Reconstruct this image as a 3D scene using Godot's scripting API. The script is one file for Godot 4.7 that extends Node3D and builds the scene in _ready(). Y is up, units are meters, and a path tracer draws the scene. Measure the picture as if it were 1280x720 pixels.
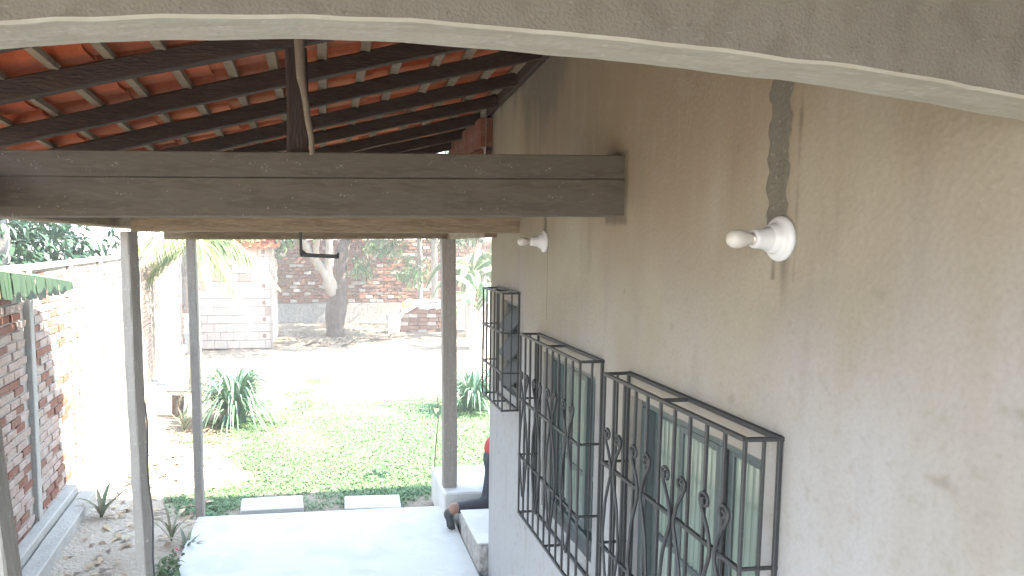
extends Node3D

var rng := RandomNumberGenerator.new()
var M := {}          # materials
var names_used := {}
const WX := 1.13     # face of the house wall
const EYE := Vector3(0, 2.3, 0)

# ------------------------------------------------------------------ helpers
func numbered(n: String) -> String:
	if not names_used.has(n):
		names_used[n] = 0
		return n
	names_used[n] += 1
	return "%s_%03d" % [n, names_used[n]]

func thing(called: String, label: String, category: String, at := Vector3.ZERO, turn := 0.0, group := "") -> Node3D:
	var o := Node3D.new()
	o.name = numbered(called)
	add_child(o)
	o.position = at
	o.rotation.y = turn
	tag(o, label, category, group)
	return o

func tag(o: Node, label: String, category: String, group := "") -> void:
	o.set_meta("label", label)
	o.set_meta("category", category)
	o.set_meta("kind", "thing")
	if group != "":
		o.set_meta("group", group)

func part(called: String, mesh: Mesh, mat: Material, parent: Node) -> MeshInstance3D:
	var o := MeshInstance3D.new()
	o.mesh = mesh
	o.material_override = mat
	o.cast_shadow = GeometryInstance3D.SHADOW_CASTING_SETTING_ON
	if parent == self:
		o.name = numbered(called)
		add_child(o)
	else:
		o.name = called
		parent.add_child(o, true)
	return o

func solo(called: String, mesh: Mesh, mat: Material, label: String, category: String, group := "") -> MeshInstance3D:
	var o := part(called, mesh, mat, self)
	tag(o, label, category, group)
	return o

func struct(called: String, mesh: Mesh, mat: Material) -> MeshInstance3D:
	var o := part(called, mesh, mat, self)
	o.set_meta("kind", "structure")
	return o

func new_st() -> SurfaceTool:
	var st := SurfaceTool.new()
	st.begin(Mesh.PRIMITIVE_TRIANGLES)
	st.set_smooth_group(-1)
	return st

func done(st: SurfaceTool) -> ArrayMesh:
	st.generate_normals()
	return st.commit()

func tri(st: SurfaceTool, a: Vector3, b: Vector3, c: Vector3) -> void:
	st.add_vertex(a); st.add_vertex(b); st.add_vertex(c)

func quad(st: SurfaceTool, a: Vector3, b: Vector3, c: Vector3, d: Vector3) -> void:
	tri(st, a, b, c); tri(st, a, c, d)

# a box with chamfered edges; jit moves each corner a little
func add_box(st: SurfaceTool, t: Transform3D, size: Vector3, bev := 0.0, jit := 0.0) -> void:
	var h := size * 0.5
	var p := {}
	for sx in [-1, 1]:
		for sy in [-1, 1]:
			for sz in [-1, 1]:
				var j := Vector3.ZERO
				if jit > 0.0:
					j = Vector3(rng.randf_range(-jit, jit), rng.randf_range(-jit, jit), rng.randf_range(-jit, jit))
				var c := Vector3(sx * h.x, sy * h.y, sz * h.z) + j
				p[[sx, sy, sz, 0]] = t * (c - Vector3(0, sy * bev, sz * bev))
				p[[sx, sy, sz, 1]] = t * (c - Vector3(sx * bev, 0, sz * bev))
				p[[sx, sy, sz, 2]] = t * (c - Vector3(sx * bev, sy * bev, 0))
	for s in [-1, 1]:
		var q := [p[[s, -1, -1, 0]], p[[s, -1, 1, 0]], p[[s, 1, 1, 0]], p[[s, 1, -1, 0]]]
		if s < 0: q.reverse()
		quad(st, q[0], q[1], q[2], q[3])
		q = [p[[-1, s, -1, 1]], p[[1, s, -1, 1]], p[[1, s, 1, 1]], p[[-1, s, 1, 1]]]
		if s < 0: q.reverse()
		quad(st, q[0], q[1], q[2], q[3])
		q = [p[[-1, -1, s, 2]], p[[-1, 1, s, 2]], p[[1, 1, s, 2]], p[[1, -1, s, 2]]]
		if s < 0: q.reverse()
		quad(st, q[0], q[1], q[2], q[3])
	if bev > 0.0:
		for a in [-1, 1]:
			for b in [-1, 1]:
				quad(st, p[[a, b, -1, 0]], p[[a, b, 1, 0]], p[[a, b, 1, 1]], p[[a, b, -1, 1]])
				quad(st, p[[a, -1, b, 0]], p[[a, 1, b, 0]], p[[a, 1, b, 2]], p[[a, -1, b, 2]])
				quad(st, p[[-1, a, b, 1]], p[[1, a, b, 1]], p[[1, a, b, 2]], p[[-1, a, b, 2]])
				for c in [-1, 1]:
					tri(st, p[[a, b, c, 0]], p[[a, b, c, 1]], p[[a, b, c, 2]])

func box_mesh(size: Vector3, bev := 0.0, jit := 0.0) -> ArrayMesh:
	var st := new_st()
	add_box(st, Transform3D(), size, bev, jit)
	return done(st)

func at(p: Vector3) -> Transform3D:
	return Transform3D(Basis(), p)

# swept rectangular timber from a to b, slightly uneven
func timber(a: Vector3, b: Vector3, w: float, h: float, roll := 0.0, wob := 0.004, segs := 10, bev := 0.006) -> ArrayMesh:
	var st := new_st()
	add_timber(st, a, b, w, h, roll, wob, segs, bev)
	return done(st)

func add_timber(st: SurfaceTool, a: Vector3, b: Vector3, w: float, h: float, roll := 0.0, wob := 0.004, segs := 10, bev := 0.006) -> void:
	var d := (b - a).normalized()
	var up := Vector3.UP if absf(d.y) < 0.9 else Vector3(0, 0, -1)
	var r := d.cross(up).normalized()
	var u := r.cross(d).normalized()
	var rr := r.rotated(d, roll)
	var uu := u.rotated(d, roll)
	var rings := []
	var ph := rng.randf() * 9.0
	for k in segs + 1:
		var f := float(k) / segs
		var c := a.lerp(b, f) + rr * sin(ph + f * 4.0) * wob + uu * cos(ph * 1.7 + f * 3.1) * wob
		var ring := []
		for q in [[-1, -1, 1, 0], [-1, -1, 0, 1], [-1, 1, 0, -1], [-1, 1, 1, 0], [1, 1, -1, 0], [1, 1, 0, -1], [1, -1, 0, 1], [1, -1, -1, 0]]:
			var e := Vector2(q[0] * w * 0.5 + q[2] * bev, q[1] * h * 0.5 + q[3] * bev)
			e += Vector2(rng.randf_range(-wob, wob), rng.randf_range(-wob, wob)) * 0.35
			ring.append(c + rr * e.x + uu * e.y)
		rings.append(ring)
	for k in segs:
		for i in 8:
			var j := (i + 1) % 8
			quad(st, rings[k][i], rings[k][j], rings[k + 1][j], rings[k + 1][i])
	for e in [0, segs]:
		for i in range(1, 7):
			tri(st, rings[e][0], rings[e][i], rings[e][i + 1])

func add_tube(st: SurfaceTool, pts: Array, rad: Array, sides := 8, smooth := true) -> void:
	st.set_smooth_group(0 if smooth else -1)
	var rings := []
	var prev_u := Vector3.ZERO
	for k in pts.size():
		var d: Vector3
		if k == 0: d = pts[1] - pts[0]
		elif k == pts.size() - 1: d = pts[k] - pts[k - 1]
		else: d = pts[k + 1] - pts[k - 1]
		d = d.normalized()
		var u: Vector3
		if prev_u == Vector3.ZERO:
			u = d.cross(Vector3(0.31, 0.9, 0.2) if absf(d.y) < 0.8 else Vector3(1, 0.1, 0.2)).normalized()
		else:
			u = (prev_u - d * prev_u.dot(d)).normalized()
		prev_u = u
		var v := d.cross(u)
		var ring := []
		var r: float = rad[k] if k < rad.size() else rad[-1]
		for i in sides:
			var an := TAU * i / sides
			ring.append(pts[k] + (u * cos(an) + v * sin(an)) * r)
		rings.append(ring)
	for k in pts.size() - 1:
		for i in sides:
			var j := (i + 1) % sides
			quad(st, rings[k][i], rings[k][j], rings[k + 1][j], rings[k + 1][i])
	st.set_smooth_group(-1)
	for e in [0, pts.size() - 1]:
		for i in range(1, sides - 1):
			tri(st, rings[e][0], rings[e][i], rings[e][i + 1])

func tube_mesh(pts: Array, rad: Array, sides := 8, smooth := true) -> ArrayMesh:
	var st := new_st()
	add_tube(st, pts, rad, sides, smooth)
	return done(st)

# profile of [along, radius] turned about the axis
func lathe(profile: Array, origin: Vector3, axis: Vector3, sides := 28) -> ArrayMesh:
	var st := new_st()
	st.set_smooth_group(0)
	var u := axis.cross(Vector3(0.2, 0.3, 0.93)).normalized()
	var v := axis.cross(u)
	for k in profile.size() - 1:
		for i in sides:
			var q := []
			for e in [[k, i], [k, i + 1], [k + 1, i + 1], [k + 1, i]]:
				var an: float = TAU * e[1] / sides
				q.append(origin + axis * profile[e[0]][0] + (u * cos(an) + v * sin(an)) * profile[e[0]][1])
			quad(st, q[0], q[1], q[2], q[3])
	return done(st)

# ------------------------------------------------------------------ textures
func nz(w: int, h: int, f: float, oct: int, sd: int, sx := 1.0, sy := 1.0, cell := false) -> PackedByteArray:
	var n := FastNoiseLite.new()
	n.seed = sd
	n.frequency = f
	n.fractal_octaves = oct
	n.noise_type = FastNoiseLite.TYPE_CELLULAR if cell else FastNoiseLite.TYPE_SIMPLEX_SMOOTH
	var img := n.get_seamless_image(maxi(8, int(w / sx)), maxi(8, int(h / sy)))
	if img.get_width() != w or img.get_height() != h:
		img.resize(w, h, Image.INTERPOLATE_CUBIC)
	img.convert(Image.FORMAT_L8)
	return img.get_data()

# layers: [bytes, low, high, linear colour, strength]
func compose(w: int, h: int, base: Color, layers: Array) -> Image:
	var n := w * h
	var r := PackedFloat32Array(); r.resize(n); r.fill(base.r)
	var g := PackedFloat32Array(); g.resize(n); g.fill(base.g)
	var b := PackedFloat32Array(); b.resize(n); b.fill(base.b)
	for l in layers:
		var by: PackedByteArray = l[0]
		var lut := PackedFloat32Array(); lut.resize(256)
		for k in 256:
			lut[k] = smoothstep(l[1], l[2], k / 255.0) * l[4]
		var c: Color = l[3]
		var cr := c.r; var cg := c.g; var cb := c.b
		for i in n:
			var t := lut[by[i]]
			if t > 0.003:
				r[i] += (cr - r[i]) * t
				g[i] += (cg - g[i]) * t
				b[i] += (cb - b[i]) * t
	var s := PackedByteArray(); s.resize(1025)
	for k in 1025:
		s[k] = int(round(Color(k / 1024.0, 0, 0).linear_to_srgb().r * 255.0))
	var out := PackedByteArray(); out.resize(n * 3)
	for i in n:
		out[i * 3] = s[clampi(int(r[i] * 1024.0), 0, 1024)]
		out[i * 3 + 1] = s[clampi(int(g[i] * 1024.0), 0, 1024)]
		out[i * 3 + 2] = s[clampi(int(b[i] * 1024.0), 0, 1024)]
	return Image.create_from_data(w, h, false, Image.FORMAT_RGB8, out)

func texture(img: Image) -> ImageTexture:
	return ImageTexture.create_from_image(img)

func grey_tex(by: PackedByteArray, w: int, h: int) -> ImageTexture:
	return ImageTexture.create_from_image(Image.create_from_data(w, h, false, Image.FORMAT_L8, by))

func tmat(tex: Texture2D, scale: float, rough: float, relief: Texture2D = null, cm := 0.0, tint := Color.WHITE) -> StandardMaterial3D:
	var m := StandardMaterial3D.new()
	m.albedo_texture = tex
	m.albedo_color = tint
	m.uv1_triplanar = true
	m.uv1_world_triplanar = true
	m.uv1_scale = Vector3.ONE * scale
	m.roughness = rough
	if relief != null:
		m.heightmap_enabled = true
		m.heightmap_texture = relief
		m.heightmap_scale = cm
	return m

func lin(r: float, g: float, b: float) -> Color:
	return Color(r, g, b).linear_to_srgb()

func plain(c: Color, rough := 0.7, metal := 0.0) -> StandardMaterial3D:
	var m := StandardMaterial3D.new()
	m.albedo_color = c
	m.roughness = rough
	m.metallic = metal
	return m

func vmat(rough := 0.6, back := Color(0, 0, 0)) -> StandardMaterial3D:
	var m := StandardMaterial3D.new()
	m.vertex_color_use_as_albedo = true
	m.roughness = rough
	m.cull_mode = BaseMaterial3D.CULL_DISABLED
	if back != Color(0, 0, 0):
		m.backlight_enabled = true
		m.backlight = back
	return m

func make_materials() -> void:
	var s := 512
	var fine := nz(s, s, 0.05, 4, 11)
	var mid := nz(s, s, 0.014, 4, 12)
	var big := nz(s, s, 0.006, 3, 13)
	var pits := nz(s, s, 0.035, 2, 14)
	var fine2 := nz(s, s, 0.09, 3, 15)
	var streak_u := nz(s, s, 0.03, 4, 16, 8.0, 1.0)
	var streak_v := nz(s, s, 0.03, 4, 17, 1.0, 8.0)
	var fine_u := nz(s, s, 0.08, 3, 18, 5.0, 1.0)
	var fine_v := nz(s, s, 0.08, 3, 19, 1.0, 5.0)
	var rel := grey_tex(fine, s, s)
	var rel_mid := grey_tex(mid, s, s)
	var rel_u := grey_tex(fine_u, s, s)
	var rel_v := grey_tex(fine_v, s, s)
	# concrete of the arch and its underside, paler by painted bounce light
	var grit := nz(s, s, 0.14, 3, 20)
	var chips := nz(s, s, 0.05, 3, 21, 3.0, 1.0)
	var mottled := PackedByteArray(); mottled.resize(s * s)
	var wide := nz(s, s, 0.012, 2, 22, 2.0, 1.0)
	for i in s * s: mottled[i] = int(grit[i] * .55 + chips[i] * .45) if wide[i] > 150 else 0
	M.arch = tmat(texture(compose(s, s, Color(0.125, 0.112, 0.084), [[mid, .45, .8, Color(0.101, 0.090, 0.066), .6], [big, .5, .8, Color(0.144, 0.133, 0.103), .6], [grit, .66, .9, Color(0.078, 0.069, 0.051), .5], [grit, .34, .1, Color(0.156, 0.144, 0.113), .4], [chips, .82, .92, Color(0.187, 0.172, 0.140), .5], [fine, .2, .05, Color(0.039, 0.034, 0.023), .6]])), 2.2, .95, grey_tex(grit, s, s), .12)
	M.arch_lit_soffit = tmat(texture(compose(s, s, Color(.42, .38, .285), [[streak_u, .5, .8, Color(.30, .265, .19), .7], [fine_u, .6, .9, Color(.6, .57, .5), .6], [pits, .0, .2, Color(.2, .18, .14), .6]])), 1.6, .9, rel, .12)
	# dark cross beam, with white chips
	M.beam = tmat(texture(compose(s, s, Color(0.094, 0.077, 0.055), [[streak_u, .45, .75, Color(0.070, 0.055, 0.040), .7], [fine_u, .55, .85, Color(0.119, 0.098, 0.073), .6], [big, .5, .8, Color(0.110, 0.091, 0.070), .5], [mottled, .70, .80, Color(0.277, 0.248, 0.208), .75]])), 1.3, .9, rel_u, .12)
	M.beam_light = tmat(texture(compose(s, s, Color(.23, .17, .105), [[streak_u, .4, .75, Color(.16, .115, .068), .7], [fine_u, .5, .85, Color(.3, .235, .155), .5]])), 1.6, .85, rel_u, .3)
	M.post = tmat(texture(compose(s, s, Color(.50, .46, .40), [[streak_v, .45, .8, Color(.34, .31, .265), .6], [fine_v, .5, .85, Color(.6, .56, .5), .6], [pits, .0, .22, Color(.11, .09, .07), .6]])), 1.8, .9, rel_v, .35)
	M.dark_wood = tmat(texture(compose(s, s, Color(.042, .023, .014), [[streak_u, .4, .75, Color(.022, .012, .008), .7], [fine_u, .55, .85, Color(.075, .047, .03), .6]])), 2.2, .85, rel_u, .3)
	M.king = tmat(texture(compose(s, s, Color(.035, .02, .013), [[streak_v, .4, .75, Color(.04, .022, .014), .7], [fine_v, .55, .85, Color(.06, .04, .028), .5]])), 2.0, .85, rel_v, .3)
	M.batten = tmat(texture(compose(s, s, Color(.22, .16, .1), [[streak_u, .4, .75, Color(.13, .09, .055), .7], [fine_u, .5, .85, Color(.3, .23, .16), .5]])), 2.0, .85)
	M.stick = tmat(texture(compose(s, s, Color(.36, .3, .22), [[streak_v, .4, .75, Color(.24, .19, .13), .7], [pits, .0, .25, Color(.12, .09, .06), .7]])), 2.0, .85)
	var tile_img := texture(compose(s, s, Color(0.493, 0.112, 0.034), [[mid, .45, .8, Color(0.426, 0.095, 0.029), .7], [fine, .55, .85, Color(0.627, 0.190, 0.067), .6], [big, .55, .85, Color(0.280, 0.112, 0.062), .6]]))
	M.tile = []
	for c in [lin(1, 1, 1), lin(.8, .78, .75), lin(.62, .6, .58), lin(.95, .8, .7)]:
		M.tile.append(tmat(tile_img, 1.5, .85, rel, .2, c))
	# red brick
	var brick_img := texture(compose(s, s, Color(.36, .15, .09), [[mid, .45, .8, Color(.24, .09, .055), .7], [fine, .55, .85, Color(.45, .24, .16), .6], [big, .55, .8, Color(.45, .36, .3), .6], [pits, .0, .2, Color(.12, .06, .04), .7]]))
	M.brick = []
	for c in [lin(1, 1, 1), lin(.75, .7, .7), lin(1, .85, .75), lin(.9, 1, 1)]:
		M.brick.append(tmat(brick_img, 2.5, .95, rel, .5, c))
	var pale_img := texture(compose(s, s, Color(.5, .41, .34), [[mid, .45, .8, Color(.4, .26, .19), .7], [fine, .55, .85, Color(.6, .53, .46), .6], [pits, .0, .2, Color(.2, .15, .12), .6]]))
	M.pale_brick = tmat(pale_img, 2.0, .95, rel, .5)
	M.white_brick = tmat(texture(compose(s, s, Color(.6, .54, .48), [[mid, .5, .8, Color(.48, .36, .29), .6], [fine, .55, .85, Color(.66, .62, .57), .6], [pits, .0, .2, Color(.3, .24, .2), .5]])), 2.0, .95, rel, .5)
	M.wash_brick = tmat(texture(compose(s, s, Color(.52, .41, .35), [[mid, .45, .75, Color(.4, .24, .18), .7], [big, .5, .75, Color(.62, .56, .51), .7], [fine, .55, .85, Color(.6, .53, .47), .5], [pits, .0, .2, Color(.2, .14, .11), .6]])), 1.6, .95, rel, .5)
	var old_img := texture(compose(s, s, Color(.5, .25, .16), [[mid, .45, .8, Color(.36, .16, .1), .7], [fine, .55, .85, Color(.58, .38, .28), .6], [big, .55, .8, Color(.58, .48, .4), .6], [pits, .0, .2, Color(.16, .09, .06), .7]]))
	M.old_brick = []
	for c in [lin(1, 1, 1), lin(.72, .68, .68), lin(1, .85, .75), lin(.9, 1, 1)]: M.old_brick.append(tmat(old_img, 2.5, .95, rel, .5, c))
	M.mortar = tmat(texture(compose(s, s, Color(.36, .33, .29), [[mid, .4, .8, Color(.25, .22, .19), .7], [fine, .5, .85, Color(.46, .43, .39), .6]])), 1.4, .95, rel, .6)
	M.concrete = tmat(texture(compose(s, s, Color(.42, .40, .36), [[mid, .45, .8, Color(.33, .31, .27), .6], [fine, .55, .85, Color(.5, .48, .44), .5], [big, .5, .85, Color(.48, .455, .41), .6], [pits, .0, .2, Color(.22, .2, .17), .5]])), 0.9, .9, rel, .4)
	M.floor = tmat(texture(compose(s, s, Color(.5, .49, .46), [[big, .45, .8, Color(.42, .41, .385), .7], [mid, .5, .85, Color(.55, .54, .51), .6], [fine2, .65, .9, Color(.38, .37, .34), .4]])), 0.5, .8, rel_mid, .2)
	M.rough_step = tmat(texture(compose(s, s, Color(.33, .31, .28), [[mid, .4, .7, Color(.22, .2, .18), .8], [streak_v, .55, .8, Color(.16, .15, .13), .6], [fine, .5, .85, Color(.42, .4, .37), .6]])), 1.2, .95, rel, 1.0)
	M.patch = tmat(texture(compose(s, s, Color(.235, .212, .155), [[mid, .4, .7, Color(.18, .162, .116), .7], [fine, .5, .85, Color(.27, .24, .185), .6], [pits, .0, .25, Color(.07, .06, .045), .7]])), 2.5, .95, rel, .25)
	M.iron = tmat(texture(compose(s, s, Color(0.028, 0.029, 0.029), [[fine, .55, .85, Color(0.062, 0.043, 0.032), .6], [mid, .55, .8, Color(0.043, 0.045, 0.045), .6]])), 3.0, .55)
	M.iron.metallic_specular = .5
	M.frame = tmat(texture(compose(s, s, Color(.075, .095, .09), [[fine_v, .5, .85, Color(.11, .13, .125), .5]])), 3.0, .45)
	M.glass = StandardMaterial3D.new()
	M.glass.albedo_color = lin(.165, .215, .175)
	M.glass.roughness = .16
	M.glass.metallic_specular = .9
	M.glass_pale = StandardMaterial3D.new()
	M.glass_pale.albedo_color = lin(.24, .29, .245)
	M.glass_pale.roughness = .25
	M.glass_pale.metallic_specular = .8
	M.grey_glass = plain(lin(.085, .085, .078), .7)
	M.porcelain = plain(lin(.52, .505, .48), .25)
	M.bulb = plain(lin(.46, .43, .37), .3)
	M.brass = plain(lin(.5, .45, .36), .4, .6)
	M.bark = tmat(texture(compose(s, s, Color(.105, .078, .06), [[streak_v, .4, .7, Color(.055, .04, .03), .8], [fine, .5, .85, Color(.17, .14, .11), .6], [big, .5, .75, Color(.16, .14, .12), .5]])), 1.2, .95, rel_v, 2.0)
	M.pale_bark = tmat(texture(compose(s, s, Color(.42, .38, .33), [[streak_v, .4, .7, Color(.28, .25, .21), .8], [fine, .5, .85, Color(.5, .47, .42), .6]])), 1.2, .95, rel_v, 1.0)
	M.leaf = vmat(.5, Color(.5, .5, .5))
	M.grass = vmat(.6, Color(.4, .4, .4))
	M.ground = vmat(.95)
	M.ground.vertex_color_use_as_albedo = true
	M.ground.albedo_texture = texture(compose(s, s, Color(.82, .82, .82), [[mid, .4, .8, Color(.66, .64, .6), .8], [fine, .5, .85, Color(.98, .98, .98), .7], [pits, .0, .22, Color(.4, .37, .33), .6]]))
	M.ground.uv1_triplanar = true
	M.ground.uv1_world_triplanar = true
	M.ground.uv1_scale = Vector3.ONE * .8
	M.ground.heightmap_enabled = true
	M.ground.heightmap_texture = rel
	M.ground.heightmap_scale = 1.5
	M.trousers = tmat(texture(compose(s, s, Color(.04, .042, .05), [[fine_v, .5, .8, Color(.06, .062, .072), .7], [mid, .5, .8, Color(.03, .031, .038), .6]])), 4.0, .9)
	M.shirt = tmat(texture(compose(s, s, Color(.42, .045, .045), [[mid, .45, .8, Color(.33, .03, .035), .7]])), 4.0, .9)
	M.skin = plain(lin(.24, .13, .085), .55)
	M.hair = plain(lin(.02, .017, .015), .6)
	M.wire = plain(lin(.03, .03, .03), .5)
	M.white_sheet = plain(lin(.75, .75, .72), .6)
	M.yellow_sheet = plain(lin(.7, .5, .12), .6)
	make_wall_material()

# plaster of the long house wall: u runs from z = -4.74 to z = -0.93, v from y = 3.3 down to y = -0.3
func make_wall_material() -> void:
	var w := 1024
	var h := 1024
	var cloudy := nz(w, h, 0.004, 4, 31)
	var warm := nz(w, h, 0.0025, 3, 32)
	var streaks := nz(w, h, 0.02, 4, 33, 1.0, 7.0)
	var thin_streaks := nz(w, h, 0.06, 3, 34, 1.0, 10.0)
	var fine := nz(w, h, 0.06, 4, 35)
	var spots := nz(w, h, 0.022, 3, 36)
	var patches := nz(w, h, 0.012, 4, 37)
	var grain := nz(w, h, 0.2, 2, 38)
	# masks: warm light painted tan high up, brighter light painted grey low down, a darker band under the eave
	var warm_light_mask := PackedByteArray(); warm_light_mask.resize(w * h)
	var pale_light_mask := PackedByteArray(); pale_light_mask.resize(w * h)
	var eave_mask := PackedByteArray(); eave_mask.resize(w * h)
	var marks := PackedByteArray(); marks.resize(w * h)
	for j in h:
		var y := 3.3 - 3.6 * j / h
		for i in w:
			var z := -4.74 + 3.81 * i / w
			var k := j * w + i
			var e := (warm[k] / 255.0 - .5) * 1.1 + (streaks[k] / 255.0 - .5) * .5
			warm_light_mask[k] = int(255.0 * clampf((y - 1.9 + e) * 1.0, 0, 1) * clampf(1.3 - absf(z + 2.7) * .4, 0, 1))
			pale_light_mask[k] = int(255.0 * clampf((2.25 - y + e * .8 + maxf(0.0, z + 1.7) * .5) * .8, 0, 1))
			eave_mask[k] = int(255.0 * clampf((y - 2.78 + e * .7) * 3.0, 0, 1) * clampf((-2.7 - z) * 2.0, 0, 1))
			var m := 0.0
			# scuffs beside and under the lamp; chips and a hole's painted dark round the cross beam end
			var d1 := absf(z + 1.655)
			if y < 2.26 and y > 2.02: m = maxf(m, clampf(1.0 - d1 / .045, 0, 1) * clampf((y - 2.02) * 5.0, 0, 1) * (streaks[k] / 255.0))
			if y > 2.2: m = maxf(m, clampf(1.0 - absf(d1 - .04) / .02, 0, 1) * .9 * (patches[k] / 255.0))
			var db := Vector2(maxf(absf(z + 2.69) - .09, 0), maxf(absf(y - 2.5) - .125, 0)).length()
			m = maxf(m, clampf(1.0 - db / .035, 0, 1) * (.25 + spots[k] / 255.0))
			# thin line of the buried pipe at the far lamp
			if y < 2.3 and y > 1.9: m = maxf(m, clampf(1.0 - absf(z + 3.53) / .009, 0, 1) * .8)
			if y >= 2.3: m = maxf(m, clampf(1.0 - absf(z + 3.57) / .02, 0, 1) * .35)
			marks[k] = int(255.0 * clampf(m, 0, 1))
	# nicks, chips and short hairline cracks
	var wr := RandomNumberGenerator.new()
	wr.seed = 9
	for q in 110:
		var ci := wr.randf_range(10, w - 10)
		var cj := wr.randf_range(30, h - 30)
		var run := wr.randi_range(2, 9) if q % 9 else wr.randi_range(12, 30)
		var wide := 1 if q % 4 == 0 else wr.randi_range(1, 3)
		var strong := wr.randf_range(.2, .6)
		for t in run:
			ci += wr.randf_range(-.7, .7)
			for e in wide:
				var k := clampi(int(cj) + t, 0, h - 1) * w + clampi(int(ci) + e, 0, w - 1)
				marks[k] = maxi(marks[k], int(255.0 * strong))
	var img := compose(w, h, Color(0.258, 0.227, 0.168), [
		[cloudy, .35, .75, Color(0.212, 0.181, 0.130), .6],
		[warm_light_mask, .0, 1.0, Color(0.194, 0.141, 0.083), .85],
		[pale_light_mask, .0, 1.0, Color(.318, .316, .312), .92],
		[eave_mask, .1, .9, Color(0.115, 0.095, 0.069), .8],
		[streaks, .58, .9, Color(0.158, 0.133, 0.099), .3],
		[thin_streaks, .66, .92, Color(0.265, 0.248, 0.213), .16],
		[patches, .66, .95, Color(0.260, 0.236, 0.185), .25],
		[spots, .8, .98, Color(0.153, 0.130, 0.093), .5],
		[fine, .6, .9, Color(0.206, 0.183, 0.137), .3],
		[grain, .62, .9, Color(.2, .175, .135), .13],
		[grain, .36, .1, Color(.36, .335, .29), .1],
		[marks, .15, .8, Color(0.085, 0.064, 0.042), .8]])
	var m := StandardMaterial3D.new()
	m.albedo_texture = texture(img)
	m.roughness = .95
	var relief := PackedByteArray(); relief.resize(w * h)
	for k in w * h: relief[k] = int(grain[k] * .55 + fine[k] * .3 + patches[k] * .15)
	var bump := Image.create_from_data(w, h, false, Image.FORMAT_L8, relief)
	bump.convert(Image.FORMAT_RGBA8)
	bump.bump_map_to_normal_map(2.0)
	m.normal_enabled = true
	m.normal_texture = texture(bump)
	m.normal_scale = .24
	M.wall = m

# ------------------------------------------------------------------ setting
func roof_y(x: float, z: float) -> float:    # underside of the rafters
	return 3.17 + .23 * (x - WX) + .067 * (maxf(z, -6.5) + 4.0)

func _ready() -> void:
	rng.seed = 20211025
	# camera, sky, sun, exposure
	var cam := Camera3D.new()
	cam.name = "camera"
	add_child(cam)
	var near := 0.05
	cam.set_frustum(0.8 * near, Vector2((640.0 - 513.0) / 900.0, (386.66 - 360.0) / 900.0) * near, near, 900.0)
	cam.position = EYE
	cam.rotation_degrees = Vector3(-5.5, -7.0, 0)
	cam.current = true
	var we := WorldEnvironment.new()
	we.name = "world_environment"
	var env := Environment.new()
	env.background_mode = Environment.BG_SKY
	var sky := Sky.new()
	var sm := ProceduralSkyMaterial.new()
	sm.sky_top_color = Color(.72, .82, .94)
	sm.sky_horizon_color = Color(.95, .95, .94)
	sm.sky_curve = .12
	sm.ground_bottom_color = Color(.35, .32, .28)
	sm.ground_horizon_color = Color(.8, .8, .78)
	sky.sky_material = sm
	env.sky = sky
	env.tonemap_mode = Environment.TONE_MAPPER_LINEAR
	env.tonemap_exposure = 9.3
	env.sdfgi_enabled = true
	env.ssao_enabled = true
	env.ssil_enabled = true
	env.fog_enabled = true
	env.fog_density = .007
	env.fog_light_color = Color(1.0, .99, .97)
	we.environment = env
	add_child(we)
	var sun := DirectionalLight3D.new()
	sun.name = "sun"
	sun.light_energy = 1.3
	sun.light_color = Color(1.0, .96, .9)
	sun.light_angular_distance = .5
	sun.shadow_enabled = true
	add_child(sun)
	sun.look_at_from_position(Vector3.ZERO, Vector3(-.75, -.95, -.15))

	make_materials()
	ground()
	house()
	porch()
	roof()
	boundary_wall()
	outbuilding()
	back_wall()
	fittings()
	grilles()
	steps()
	trees()
	plants()
	garden_things()
	person()
	grass()

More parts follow.
